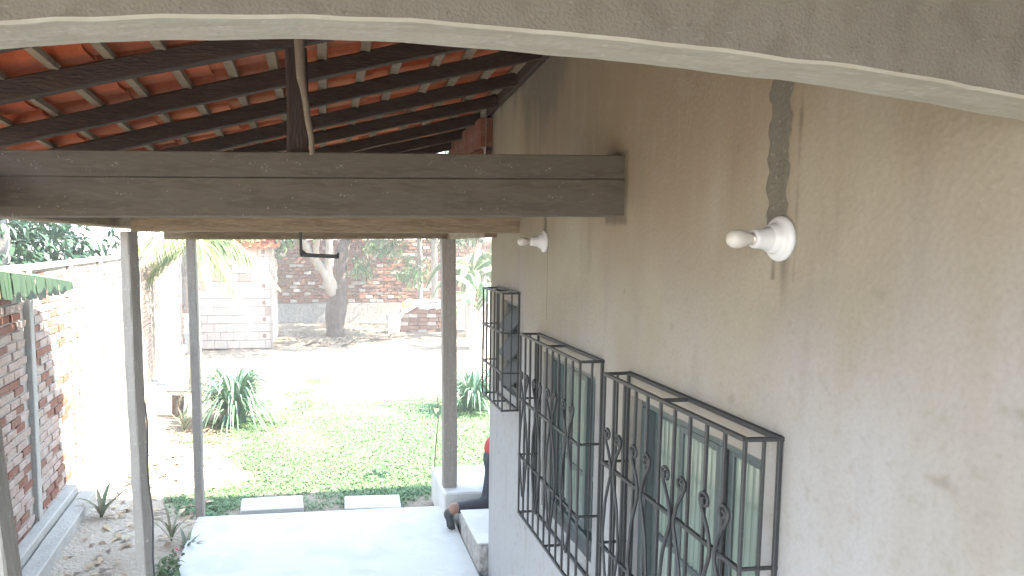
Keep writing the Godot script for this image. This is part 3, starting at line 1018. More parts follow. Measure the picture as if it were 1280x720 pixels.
func grille(z0: float, z1: float, y0: float, y1: float, rails: Array, nbars: int, scrolls: int, label: String) -> void:
	var g := thing("window_grille", label, "window grille", Vector3.ZERO, 0, "black iron grilles over the house windows")
	var xo := 1.03
	for y in [y0, y1]:
		bar(g, "rail", Vector3(xo, y, z0), Vector3(xo, y, z1), .014)
		bar(g, "rail", Vector3(WX - .008, y, z0), Vector3(WX - .008, y, z1), .016)
		for k in 3:
			var z := lerpf(z0, z1, k / 2.0)
			bar(g, "side_bar", Vector3(xo, y, z), Vector3(WX + .02, y, z), .012)
	for y in rails:
		bar(g, "rail", Vector3(xo - .002, y, z0), Vector3(xo - .002, y, z1), .014)
		for z in [z0, z1]: bar(g, "side_bar", Vector3(xo, y, z), Vector3(WX + .02, y, z), .01)
	for z in [z0, z1]:
		bar(g, "side_bar", Vector3(WX - .008, y0, z), Vector3(WX - .008, y1, z), .012)
	for z in [z0, z1]:
		bar(g, "side_bar", Vector3((xo + WX) / 2, y0, z), Vector3((xo + WX) / 2, y1, z), .009)
	for k in nbars:
		bar(g, "bar", Vector3(xo, y0, lerpf(z0, z1, k / float(nbars - 1))), Vector3(xo, y1, lerpf(z0, z1, k / float(nbars - 1))), .0105)
	if scrolls > 0:
		for k in scrolls:
			var u := lerpf(z0, z1, (k + .5) / scrolls)
			for s: float in [-1.0, 1.0]:
				part("scroll", scroll(s, u, y0 + .12, rails[1] - .02, y1 - .215, xo - .011), M.iron, g)

func grilles() -> void:
	grille(-2.51, -1.62, .85, 1.81, [1.165, 1.478], 11, 4, "wide black iron grille with scrollwork over the nearest window")
	grille(-3.64, -2.765, .85, 1.81, [1.165, 1.468], 11, 4, "black iron scrollwork grille on the middle window, between two others")
	grille(-4.53, -4.02, 1.31, 1.995, [1.53, 1.765], 6, 0, "small plain black iron grille at the house corner with tilted panes behind")

func steps() -> void:
	var s := thing("concrete_steps", "white concrete steps around the thick post at the house corner", "steps")
	var a := new_st()
	add_box(a, at(Vector3(2.49, .04, -6.1)), Vector3(3.0, .32, .72), .012)
	part("platform", done(a), M.floor, s)
	a = new_st()
	add_box(a, at(Vector3(2.53, .03, -5.07)), Vector3(2.94, .3, .62), .012)
	part("step", done(a), M.rough_step, s)
	a = new_st()
	add_box(a, at(Vector3(2.53, .186, -5.07)), Vector3(2.95, .012, .63), .003)
	part("step_top", done(a), M.floor, s)
	a = new_st()
	add_box(a, at(Vector3(2.56, -.03, -5.56)), Vector3(2.9, .2, .35), .008)
	part("step", done(a), M.floor, s)

# ------------------------------------------------------------------ plants
func add_leaf(v: PackedVector3Array, nrm: PackedVector3Array, c: PackedColorArray, idx: PackedInt32Array, p: Vector3, dir: Vector3, up: Vector3, l: float, w: float, col: Color) -> void:
	var side := dir.cross(up).normalized()
	var n := side.cross(dir).normalized()
	var k := v.size()
	var tip := p + dir * l - n * l * .18
	var m := p + dir * l * .5
	v.append_array(PackedVector3Array([p, m - side * w * .5 + n * w * .12, m - n * .02 * l, m + side * w * .5 + n * w * .12, tip]))
	for i in 5:
		nrm.append(n)
		c.append(col)
	idx.append_array(PackedInt32Array([k, k + 1, k + 2, k, k + 2, k + 3, k + 1, k + 4, k + 2, k + 2, k + 4, k + 3]))

func leaf_mesh(v: PackedVector3Array, nrm: PackedVector3Array, c: PackedColorArray, idx: PackedInt32Array) -> ArrayMesh:
	var arr := []
	arr.resize(Mesh.ARRAY_MAX)
	arr[Mesh.ARRAY_VERTEX] = v
	arr[Mesh.ARRAY_NORMAL] = nrm
	arr[Mesh.ARRAY_COLOR] = c
	arr[Mesh.ARRAY_INDEX] = idx
	var am := ArrayMesh.new()
	am.add_surface_from_arrays(Mesh.PRIMITIVE_TRIANGLES, arr)
	return am

func rnd_dir() -> Vector3:
	return Vector3(rng.randfn(), rng.randfn(), rng.randfn()).normalized()

# crown of leaf clumps: blobs = [centre, radius]
func crown(blobs: Array, count: int, l: float, cols: Array, droop := .5) -> ArrayMesh:
	var v := PackedVector3Array(); var n := PackedVector3Array(); var c := PackedColorArray(); var ix := PackedInt32Array()
	var total := 0.0
	for b in blobs: total += b[1] * b[1]
	for b in blobs:
		var clumps := int(count * b[1] * b[1] / total / 9.0)
		for q in clumps:
			var d := rnd_dir()
			var cp: Vector3 = b[0] + d * b[1] * pow(rng.randf(), .35) * Vector3(1, .8, 1)
			var col: Color = cols[rng.randi() % cols.size()]
			for e in 9:
				var ld := (rnd_dir() + d * .6 + Vector3(0, -droop, 0)).normalized()
				var up := (Vector3.UP + rnd_dir() * .7).normalized()
				if absf(ld.dot(up)) > .95: continue
				var f := rng.randf_range(.75, 1.2)
				add_leaf(v, n, c, ix, cp + rnd_dir() * l * .7, ld, up, l * rng.randf_range(.7, 1.2), l * .34, Color(col.r * f, col.g * f, col.b * f))
	return leaf_mesh(v, n, c, ix)

# long strap with a fold, arching from p; widths in metres
func strap(st: SurfaceTool, p: Vector3, az: float, l: float, lift: float, fall: float, w: float, col: Color, segs := 7, spread := 1.0) -> void:
	var out := Vector3(cos(az), 0, sin(az))
	var side := Vector3(-sin(az), 0, cos(az))
	var prev := []
	st.set_color(col)
	for k in segs + 1:
		var f := float(k) / segs
		var c := p + out * l * (f * .55 + f * f * .4) * spread * cos(lift * (1.0 - f * .4)) + Vector3.UP * l * (sin(lift) * f - fall * f * f * f)
		var ww := w * (.6 + .9 * f) * (1.0 - pow(f, 3.0)) * .5 + .001
		var r := [c - side * ww, c - Vector3.UP * ww * .35, c + side * ww]
		if k > 0:
			quad(st, prev[0], r[0], r[1], prev[1])
			quad(st, prev[1], r[1], r[2], prev[2])
		prev = r

func strap_clump(label: String, p: Vector3, n: int, l: float, group := "") -> void:
	var t := thing("spider_lily", label, "plant", p, 0, group)
	var st := new_st()
	for k in n:
		var g := rng.randf_range(.75, 1.25)
		var r := sqrt(rng.randf()) * .13
		var az := rng.randf() * TAU
		strap(st, Vector3(cos(az) * r, 0, sin(az) * r), az + rng.randf_range(-.4, .4), l * rng.randf_range(.7, 1.1), rng.randf_range(.55, 1.45), rng.randf_range(.35, .75), .027, Color(.125 * g, .215 * g, .13 * g), 8, .58)
	part("leaves", done(st), M.grass, t)


# banana style blade along a rib, torn into hanging strips
func banana_leaf(t: Node3D, rib: Array, half: float, hang: float, col: Color) -> void:
	var cv := Curve3D.new()
	for p in rib: cv.add_point(p)
	for i in range(1, rib.size() - 1):
		var tg: Vector3 = (rib[i + 1] - rib[i - 1]) * .2
		cv.set_point_in(i, -tg); cv.set_point_out(i, tg)
	var len := cv.get_baked_length()
	var st := new_st()
	var n := 64
	for s: float in [-1.0, 1.0]:
		var off := 0.0
		for k in n:
			var f0 := float(k) / n
			var f1 := float(k + 1) / n
			if rng.randf() < .3: off = rng.randf_range(-.05, .05)
			var gap := .0 if rng.randf() < .72 else .3
			var a := cv.sample_baked(len * f0)
			var b := cv.sample_baked(len * lerpf(f1, f0, gap))
			var d := (b - a).normalized()
			var side := d.cross(Vector3.UP).normalized() * s
			var pr := half * sqrt(sin(PI * clampf(f0 * .94 + .04, 0, 1)))
			var w0 := pr * (1.0 + off + rng.randf_range(-.05, .05))
			var dv := Vector3.DOWN * hang + side * (1.0 - hang)
			dv = dv.normalized()
			var m := side * w0 * .25 + Vector3.DOWN * w0 * .02
			var e := m + dv * w0 * .75 + d * rng.randf_range(-.01, .02)
			var g := rng.randf_range(.85, 1.15)
			var cc := Color(col.r * g, col.g * g, col.b * g)
			if rng.randf() < .06: cc = Color(.14, .11, .05)
			st.set_color(cc)
			quad(st, a, b, b + m, a + m)
			quad(st, a + m, b + m, b + e, a + e)
	var leaf := part("leaf", done(st), M.leaf, t)
	var rp := []
	var rr := []
	for k in 17:
		rp.append(cv.sample_baked(len * k / 16.0) + Vector3.UP * .004)
		rr.append(lerpf(.016, .004, k / 16.0))
	part("midrib", tube_mesh(rp, rr, 6), M.rib, leaf)

func palm_frond(t: Node3D, base: Vector3, az: float, l: float, lift: float, fall: float, col: Color) -> void:
	var out := Vector3(cos(az), 0, sin(az))
	var pts := []
	for k in 15:
		var f := k / 14.0
		pts.append(base + out * l * (f * .9) + Vector3.UP * l * (lift * f - fall * f * f))
	var rr := []
	for k in 15: rr.append(lerpf(.02, .004, k / 14.0))
	var rib := part("frond", tube_mesh(pts, rr, 6), M.rib, t)
	var st := new_st()
	var side := Vector3(-sin(az), 0, cos(az))
	for k in 52:
		var f := .12 + .88 * k / 51.0
		var i := mini(int(f * 14.0), 13)
		var p: Vector3 = pts[i].lerp(pts[i + 1], f * 14.0 - i)
		var d: Vector3 = (pts[i + 1] - pts[i]).normalized()
		for s: float in [-1.0, 1.0]:
			var ll := l * .34 * sin(PI * clampf(f * .8 + .18, 0, 1)) * rng.randf_range(.85, 1.1)
			var ld := (side * s * .55 + d * .55 + Vector3.DOWN * rng.randf_range(.35, .7)).normalized()
			var tip := p + ld * ll + Vector3.DOWN * ll * .2
			var w := d * .014
			var g := rng.randf_range(.8, 1.2)
			st.set_color(Color(col.r * g, col.g * g, col.b * g))
			var m := p + ld * ll * .5
			quad(st, p - w * .5, p + w * .5, m + w, m - w)
			tri(st, m - w, m + w, tip)
	part("leaflets", done(st), M.leaf, rib)

func branch(a: Vector3, b: Vector3, ra: float, rb: float, wob: float, n := 7) -> Array:
	var pts := []
	var rad := []
	var ph := rng.randf() * 6.0
	for k in n + 1:
		var f := float(k) / n
		var s := sin(f * PI)
		pts.append(a.lerp(b, f) + Vector3(sin(ph + f * 5.0), cos(ph + f * 4.0) * .4, cos(ph * 2.0 + f * 5.0)) * wob * s)
		rad.append(lerpf(ra, rb, f) * (1.0 + .12 * sin(ph + f * 9.0)))
	return [pts, rad]

func add_branch(st: SurfaceTool, a: Vector3, b: Vector3, ra: float, rb: float, wob: float, sides := 9) -> void:
	var q := branch(a, b, ra, rb, wob)
	add_tube(st, q[0], q[1], sides)

func trees() -> void:
	M.rib = plain(lin(.42, .45, .22), .5)
	# mango tree in the middle of the garden
	var t := thing("mango_tree", "forked grey-brown tree standing before the red brick back wall", "tree", Vector3(.36, -.25, -18.9))
	var st := new_st()
	add_branch(st, Vector3(-.03, -.1, 0), Vector3(.06, 1.3, 0), .27, .235, .04, 14)
	part("trunk", done(st), M.bark, t)
	st = new_st()
	add_branch(st, Vector3(.06, 1.1, 0), Vector3(.3, 2.7, -.2), .2, .13, .06, 11)
	add_branch(st, Vector3(.25, 2.5, -.2), Vector3(1.5, 4.2, .6), .12, .06, .1)
	add_branch(st, Vector3(.25, 2.5, -.2), Vector3(.2, 4.6, -1.0), .11, .05, .1)
	part("limb", done(st), M.bark, t)
	st = new_st()
	add_branch(st, Vector3(.0, 1.12, .02), Vector3(-.62, 2.2, .2), .17, .1, .06, 11)
	add_branch(st, Vector3(-.6, 2.15, .2), Vector3(-1.8, 3.9, .6), .1, .05, .1)
	add_branch(st, Vector3(-.5, 2.05, .2), Vector3(-.3, 4.0, 1.6), .09, .05, .1)
	part("limb", done(st), M.pale_bark, t)
	st = new_st()
	add_branch(st, Vector3(-.2, 1.5, .1), Vector3(-.18, 2.9, .3), .12, .1, .03, 9)
	part("limb", done(st), M.pale_bark, t)
	var blobs := []
	for k in 34:
		var a := k * 2.399
		var r := 4.2 * sqrt((k + .5) / 34.0)
		blobs.append([Vector3(cos(a) * r + .2, 3.9 + rng.randf_range(-.5, 1.6) - r * .12, sin(a) * r * .9 - .2), rng.randf_range(.75, 1.15)])
	var sprays := [[Vector3(.72, 1.85, .25), .38], [Vector3(1.95, 1.75, .1), .48], [Vector3(1.3, 2.5, .2), .6], [Vector3(-1.6, 2.6, .4), .5]]
	part("low_foliage", crown(sprays, 1700, .16, [Color(.13, .22, .08), Color(.18, .27, .1), Color(.1, .16, .06)], .7), M.leaf, t)
	part("crown", crown(blobs, 19000, .25, [Color(.055, .1, .03), Color(.08, .14, .04), Color(.045, .085, .03), Color(.11, .16, .05)], .7), M.leaf, t)
	# broadleaf tree over the boundary wall, left
	t = thing("broadleaf_tree", "leafy green tree hanging over the boundary wall in the top left corner", "tree", Vector3(-4.5, -.1, -8.6))
	st = new_st()
	add_branch(st, Vector3.ZERO, Vector3(.1, 2.4, 0), .16, .12, .06, 10)
	add_branch(st, Vector3(.1, 2.3, 0), Vector3(.9, 3.3, .5), .08, .03, .1)
	add_branch(st, Vector3(.1, 2.3, 0), Vector3(-.7, 3.6, -.5), .08, .03, .1)
	part("trunk", done(st), M.bark, t)
	blobs = [[Vector3(.9, 2.35, .7), .75], [Vector3(.35, 2.5, 1.9), .85], [Vector3(.8, 3.1, .2), .9], [Vector3(0, 3.2, 0), 1.1], [Vector3(.5, 2.9, 1.4), .9], [Vector3(.2, 2.1, 2.9), .8], [Vector3(-.6, 3.6, -1.0), 1.1], [Vector3(1.1, 2.45, -.6), .6], [Vector3(.2, 2.4, .2), .9], [Vector3(1.3, 2.3, .1), .5], [Vector3(1.5, 2.35, -.9), .5], [Vector3(.9, 2.3, 1.9), .6]]
	part("crown", crown(blobs, 11000, .16, [Color(.028, .07, .036), Color(.045, .1, .05), Color(.02, .05, .026), Color(.055, .115, .062)], .6), M.leaf, t)
	# trees beyond the back wall
	var far := [[Vector3(-4.6, -.2, -25.5), 3.0, "dark bushy tree rising behind the outbuilding, beyond the back wall", 4.2], [Vector3(5.2, -.2, -25.0), 2.6, "bushy tree beyond the right end of the back wall", 4.6], [Vector3(1.2, -.2, -27.5), 2.9, "rounded tree beyond the back wall, behind the mango tree", 5.4]]
	for f in far:
		t = thing("garden_tree", f[2], "tree", f[0], 0, "trees beyond the back wall")
		st = new_st()
		add_branch(st, Vector3.ZERO, Vector3(.1, f[3], 0), .22, .1, .1, 9)
		part("trunk", done(st), M.bark, t)
		blobs = []
		for k in 12:
			var a := k * 2.399
			var r: float = f[1] * .8 * sqrt((k + .5) / 12.0)
			blobs.append([Vector3(cos(a) * r, f[3] + rng.randf_range(-.8, 1.2) - r * .3, sin(a) * r), rng.randf_range(.7, 1.1)])
		part("crown", crown(blobs, 3600, .24, [Color(.05, .1, .035), Color(.08, .14, .05), Color(.1, .15, .05)], .5), M.leaf, t)
	# coconut palm behind the far left post
	t = thing("coconut_palm", "young palm with pale feathery fronds behind the slim far left post", "palm tree", Vector3(-2.02, -.15, -11.6))
	part("trunk", tube_mesh([Vector3(0, 0, 0), Vector3(.03, .8, 0), Vector3(.02, 1.6, 0), Vector3(.05, 2.35, 0)], [.11, .085, .075, .06], 10), M.pale_bark, t)
	var top := Vector3(.05, 2.35, 0)
	for q in [[3.35, 1.5, .5, 1.15], [3.9, 1.5, .75, 1.2], [2.7, 1.5, .7, 1.1], [.2, 1.5, .5, .95], [.75, 1.3, .45, 1.25], [1.3, 1.5, .8, 1.2], [2.0, 1.5, .9, 1.1], [4.6, 1.4, .9, 1.1], [5.4, 1.5, .8, 1.1], [3.1, 1.2, .2, 1.2], [.0, 1.2, 1.0, .9]]:
		palm_frond(t, top, q[0], q[1], q[2], q[3], [Color(.2, .24, .08), Color(.26, .27, .11), Color(.14, .2, .07)][rng.randi() % 3])
	# banana plant behind the boundary wall; one leaf droops over the coping
	t = thing("banana_plant", "banana plant whose torn green leaf droops over the boundary wall", "banana plant", Vector3(-3.0, -.1, -3.6))
	part("stem", tube_mesh([Vector3(0, 0, 0), Vector3(.02, 1.2, 0), Vector3(.06, 2.3, 0)], [.12, .1, .06], 10), M.pale_bark, t)
	banana_leaf(t, [Vector3(.06, 2.3, 0), Vector3(.35, 2.42, -.25), Vector3(.66, 2.36, -.7), Vector3(.80, 2.22, -1.35), Vector3(.88, 2.14, -2.0), Vector3(.93, 2.06, -2.65)], .27, .93, Color(.028, .058, .028))
	banana_leaf(t, [Vector3(.06, 2.3, 0), Vector3(.0, 2.9, .3), Vector3(-.3, 3.2, .9), Vector3(-.6, 3.0, 1.5)], .27, .4, Color(.08, .16, .05))
	banana_leaf(t, [Vector3(.06, 2.3, 0), Vector3(-.3, 3.0, -.3), Vector3(-.9, 3.2, -.6), Vector3(-1.5, 2.9, -.8)], .27, .4, Color(.08, .16, .05))
	# banana clumps on the right, seen between the thick post and the house
	for b in [[Vector3(3.9, -.25, -18.4), "taller banana plant seen between the thick post and the house corner", 1.0], [Vector3(3.5, -.25, -16.0), "lower banana plant in front, between the thick post and the house corner", .8], [Vector3(4.6, -.25, -19.4), "banana plant farthest back at the house corner, half hidden by its neighbours", 1.1]]:
		t = thing("banana_plant", b[1], "banana plant", b[0], rng.randf() * 6.0, "banana plants in the right corner of the garden")
		var s: float = b[2]
		for k in 3:
			var o := Vector3(cos(k * 2.1) * .18, 0, sin(k * 2.1) * .18)
			part("stem", tube_mesh([o, o * 1.3 + Vector3.UP * 1.0 * s, o * 1.6 + Vector3.UP * 1.75 * s], [.09, .075, .05], 9), M.pale_bark, t)
		for k in 11:
			var a := k * 2.399
			var d := Vector3(cos(a), 0, sin(a))
			var o := Vector3.UP * rng.randf_range(1.2, 1.8) * s
			var l := rng.randf_range(.9, 1.3) * s
			var up := rng.randf_range(.3, .9)
			banana_leaf(t, [o, o + d * l * .35 + Vector3.UP * l * up * .6, o + d * l * .8 + Vector3.UP * l * up * .6, o + d * l * 1.1 + Vector3.UP * l * (up * .3 - .3)], .17 * s, .6, [Color(.07, .14, .05), Color(.1, .18, .07), Color(.12, .17, .07)][k % 3])

func plants() -> void:
	strap_clump("round clump of long green strap leaves on the lawn behind the far left post", Vector3(-1.17, -.13, -9.6), 280, 1.45, "strap leaf clumps on the lawn")
	strap_clump("clump of long green strap leaves partly hidden by the house corner", Vector3(2.12, -.13, -9.9), 170, 1.2, "strap leaf clumps on the lawn")
	# sapling beside the step
	var t := thing("sapling", "thin bare sapling with a few pale leaves beside the white step", "sapling", Vector3(1.12, -.13, -7.1))
	part("stem", tube_mesh([Vector3(0, 0, 0), Vector3(.01, .3, 0), Vector3(.035, .6, .01), Vector3(.03, .88, 0)], [.009, .007, .006, .004], 6), M.bark, t)
	for k in 7:
		var v := PackedVector3Array(); var n := PackedVector3Array(); var c := PackedColorArray(); var ix := PackedInt32Array()
		var a := k * 2.4
		add_leaf(v, n, c, ix, Vector3(.03, .88 - k * .025, 0), Vector3(cos(a), .1, sin(a)).normalized(), Vector3.UP, .17, .06, Color(.22, .27, .1))
		part("leaf", leaf_mesh(v, n, c, ix), M.leaf, t)
	# small plants along the path and the wall footing
	var weeds := [
		[Vector3(-1.93, -.1, -6.35), "spiky dark plant at the footing beside the wall, nearest of the spiky plants", 9, .3, .04],
		[Vector3(-1.85, -.1, -7.2), "pale spiky plant on the path just beyond the dark spiky one", 9, .3, .035],
		[Vector3(-1.22, -.1, -5.75), "thin upright weed between the two slim left posts", 8, .36, .02],
		[Vector3(-1.05, -.1, -5.45), "small leafy weed at the left edge of the porch floor", 8, .26, .03],
		[Vector3(-1.75, -.1, -9.2), "tuft of weeds on the path left of the strap leaf clump", 9, .35, .03]]
	for w in weeds:
		t = thing("weed", w[1], "plant", w[0], 0, "small plants along the path")
		var st := new_st()
		for k in w[2]:
			strap(st, Vector3.ZERO, k * 2.4, w[3] * rng.randf_range(.7, 1.15), rng.randf_range(.8, 1.4), rng.randf_range(.05, .4), w[4], [Color(.12, .15, .09), Color(.17, .18, .1), Color(.2, .17, .1)][rng.randi() % 3], 5)
		part("leaves", done(st), M.grass, t)
	t = thing("flowering_plant", "low plant with red flowers at the foot of the cabled left post", "plant", Vector3(-1.13, -.1, -4.95))
	var bl := crown([[Vector3(0, .1, 0), .16], [Vector3(.08, .07, .1), .12]], 260, .075, [Color(.07, .12, .05), Color(.12, .15, .07)], .0)
	part("leaves", bl, M.leaf, t)
	for k in 5:
		var f := crown([[Vector3.ZERO, .02]], 14, .035, [Color(.5, .03, .05)], .0)
		var o := part("flower", f, M.leaf, t)
		o.position = Vector3(rng.randf_range(-.12, .14), rng.randf_range(.16, .25), rng.randf_range(-.1, .16))
	# dead leaves on the soil
	var v := PackedVector3Array(); var n := PackedVector3Array(); var c := PackedColorArray(); var ix := PackedInt32Array()
	for k in 1500:
		var p: Vector3
		if k < 260: p = Vector3(rng.randf_range(-2.0, -1.05), -.1, rng.randf_range(-9.5, -4.4))
		elif k < 1150: p = Vector3(.3 + rng.randfn() * 1.3, -.2, -18.2 + rng.randfn() * 1.2)
		else: p = Vector3(rng.randf_range(-2.5, 3.0), -.12, rng.randf_range(-17.0, -6.5))
		if p.x > -1.06 and p.z > -6.1: continue
		var a := rng.randf() * TAU
		add_leaf(v, n, c, ix, p, Vector3(cos(a), rng.randf_range(-.1, .25), sin(a)).normalized(), (Vector3.UP + rnd_dir() * .4).normalized(), rng.randf_range(.06, .15), rng.randf_range(.03, .055), [Color(.3, .2, .11), Color(.22, .13, .07), Color(.4, .3, .18), Color(.14, .09, .06)][rng.randi() % 4])
	var ll := part("fallen_leaves", leaf_mesh(v, n, c, ix), M.grass, self)
	tag(ll, "dry brown leaves scattered over the bare soil and under the tree", "leaves")
	ll.set_meta("kind", "stuff")

func grass() -> void:
	var st := new_st()
	for k in 6:
		var az := k * 1.05 + rng.randf() * .5
		strap(st, Vector3(rng.randf_range(-.02, .02), 0, rng.randf_range(-.02, .02)), az, rng.randf_range(.03, .058), rng.randf_range(.7, 1.4), .25, .0055, Color.WHITE, 3)
	var blade := done(st)
	var mm := MultiMesh.new()
	mm.transform_format = MultiMesh.TRANSFORM_3D
	mm.use_colors = true
	mm.mesh = blade
	var put := []
	var tries := 0
	while put.size() < 70000 and tries < 300000:
		tries += 1
		var z := -6.15 - pow(rng.randf(), 1.2) * 6.5
		var x := rng.randf_range(-2.0, 4.5)
		if x > .95 and z > -6.5: continue
		if rng.randf() > lawn_fast(x, z): continue
		put.append(Vector3(x, -.13, z))
	mm.instance_count = put.size()
	for k in put.size():
		var s := rng.randf_range(.6, 1.25)
		mm.set_instance_transform(k, Transform3D(Basis(Vector3.UP, rng.randf() * TAU).scaled(Vector3(s, s * rng.randf_range(.7, 1.1), s)), put[k]))
		var g := rng.randf_range(.85, 1.15)
		var dry := rng.randf() * .4
		mm.set_instance_color(k, Color((.125 + dry * .12) * g, (.24 + dry * .03) * g, .105 * g))
	var o := MultiMeshInstance3D.new()
	o.name = "lawn_grass"
	o.multimesh = mm
	o.material_override = M.grass
	add_child(o)
	tag(o, "short bright green lawn grass beyond the porch floor", "grass")
	o.set_meta("kind", "stuff")

var lawn_noise: FastNoiseLite
func lawn_fast(x: float, z: float) -> float:
	if lawn_noise == null:
		lawn_noise = FastNoiseLite.new()
		lawn_noise.seed = 8; lawn_noise.frequency = .5; lawn_noise.fractal_octaves = 3
	var e := lawn_noise.get_noise_2d(x, z) * 1.3
	var a := clampf((x + 1.25 + e * .7) * 1.6, 0, 1) * clampf((-6.5 - z + e * .5) * 1.7, 0, 1)
	return a * clampf((11.2 + z + e * 2.0) * .5, 0, 1)

# ------------------------------------------------------------------ other garden things
func garden_things() -> void:
	for q in [[Vector3(-.47, -.085, -6.4), .55, .3, "pale paving slab on the grass nearer the slim far left post", .05], [Vector3(.43, -.085, -6.32), .5, .3, "pale paving slab at the floor edge in front of the lawn's middle", -.03]]:
		var o := solo("paving_slab", box_mesh(Vector3(q[1], .06, q[2]), .008, .004), M.floor, q[3], "paving slab", "stepping slabs at the edge of the lawn")
		o.position = q[0]
		o.rotation.y = q[4]
	# heap of bricks under a sheet
	var t := thing("brick_stack", "heap of red bricks half covered by a pale sheet near the back wall", "brick stack", Vector3(2.72, -.25, -19.6), -.05)
	var bv := brick_variants(Vector3(.24, .1, .12), 3, .006)
	for r in 8:
		for k in 5:
			for d in 2:
				if r > 5 and (k == 0 or rng.randf() < .3): continue
				var o := part("brick", bv[rng.randi() % 3], M.old_brick[rng.randi() % 4] if rng.randf() < .8 else M.white_brick, t)
				o.transform = Transform3D(Basis(Vector3.UP, rng.randf_range(-.08, .08)), Vector3(-.52 + k * .26 + (r % 2) * .04 + rng.randf_range(-.01, .01), .055 + r * .108, .15 - d * .14 + rng.randf_range(-.02, .02)))
	var st := new_st()
	var n := FastNoiseLite.new()
	n.seed = 21; n.frequency = 3.0
	var prev := []
	for i in 15:
		var row := []
		for j in 9:
			var x := lerpf(-.62, .7, i / 14.0)
			var z := lerpf(-.3, .32, j / 8.0)
			var drop := maxf(0, absf(z) - .22) * 1.6 + maxf(0, absf(x - .04) - .56) * 1.3
			row.append(Vector3(x, .88 + n.get_noise_2d(x, z) * .09 - drop + (.0 if x > -.2 else (x + .2) * .5), z))
		if i > 0:
			for j in 8: quad(st, prev[j], prev[j + 1], row[j + 1], row[j])
		prev = row
	solo("cover_sheet", done(st), M.white_sheet, "crumpled pale sheet thrown over the heap of bricks", "sheet").position = Vector3(2.72, -.25, -19.6)
	st = new_st()
	add_box(st, Transform3D(Basis(Vector3(0, 0, 1), .3), Vector3.ZERO), Vector3(.34, .14, .3), .03, .03)
	var ys := solo("yellow_bag", done(st), M.yellow_sheet, "yellow bag lying on the left end of the brick heap", "bag")
	ys.position = Vector3(2.32, .58, -19.45)
	for q in [[1.83, .1, "left of two pale broken slabs leaning beside the brick heap"], [2.02, -.12, "right of two pale broken slabs leaning beside the brick heap"]]:
		var o := solo("broken_slab", box_mesh(Vector3(.16, .55, .06), .01, .02), M.concrete, q[2], "slab", "broken slabs by the brick heap")
		o.transform = Transform3D(Basis(Vector3(1, 0, 0), -.25) * Basis(Vector3(0, 0, 1), q[1]), Vector3(q[0], .02, -19.3))
	for q in [[Vector3(2.92, -.3, -21.6), 2.7, .09, M.post, "darker of two grey poles in front of the back wall"], [Vector3(3.3, -.3, -21.2), 2.9, .11, M.pale_bark, "paler thicker pole at the back wall, nearest the thick porch post"]]:
		solo("garden_pole", tube_mesh([q[0], q[0] + Vector3(.03, q[1] * .5, 0), q[0] + Vector3(.0, q[1], 0)], [q[2], q[2] * .92, q[2] * .85], 10), q[3], q[4], "pole", "poles at the back wall")
	solo("leaning_pole", tube_mesh([Vector3(1.55, 1.7, -21.6), Vector3(1.95, 2.7, -21.7)], [.05, .05], 8), M.pale_bark, "white pole leaning over the top of the back wall", "pole")
	solo("concrete_pole", timber(Vector3(-3.25, -.2, -7.9), Vector3(-3.25, 3.2, -7.9), .09, .09, 0, .003, 10), M.concrete, "pale square pole rising among the leaves behind the boundary wall", "pole")
	solo("tree_stump", tube_mesh([Vector3(-1.97, -.15, -10.0), Vector3(-1.98, .0, -10.0), Vector3(-1.97, .2, -10.0)], [.09, .08, .085], 10), M.bark, "short grey stump on the path left of the slim far post", "stump")
	for q in [[Vector3(-2.95, -.2, -14.0), 1.55, "leftmost grey stake below the palm fronds, nearest the boundary wall"], [Vector3(-2.78, -.2, -14.3), 1.4, "middle and shortest grey stake below the palm fronds"], [Vector3(-2.6, -.2, -14.6), 1.5, "rightmost grey stake below the palm fronds, nearest the far left post"]]:
		var o := solo("wooden_stake", timber(q[0], q[0] + Vector3(.02, q[1], 0), .06, .05, .2, .008, 8), M.post, q[2], "stake", "stakes below the palm")
	# cut branches lying under the tree
	for q in [[Vector3(-.9, -.22, -17.2), .35, 1.1, "longer dry branch lying left of the mango tree"], [Vector3(1.15, -.22, -17.9), -.3, .9, "dry branch lying right of the mango tree"], [Vector3(.1, -.22, -16.9), .1, .8, "short dry branch lying in front of the mango tree"]]:
		st = new_st()
		var d := Vector3(cos(q[1]), .03, sin(q[1]))
		add_branch(st, q[0], q[0] + d * q[2], .045, .02, .1, 7)
		add_branch(st, q[0] + d * q[2] * .4, q[0] + d * q[2] * .8 + Vector3(0, .2, .25), .025, .01, .06, 6)
		add_branch(st, q[0] + d * q[2] * .5, q[0] + d * q[2] * .9 + Vector3(0, .1, -.3), .02, .008, .06, 6)
		solo("dry_branch", done(st), M.bark, q[3], "branch", "dry branches under the mango tree")

# ------------------------------------------------------------------ person
func capsule_d(p: Vector3, b: Array) -> float:
	var a: Vector3 = b[0]
	var d: Vector3 = b[1] - a
	var t := clampf((p - a).dot(d) / d.length_squared(), 0, 1)
	return p.distance_to(a + d * t) - lerpf(b[2], b[3], t)

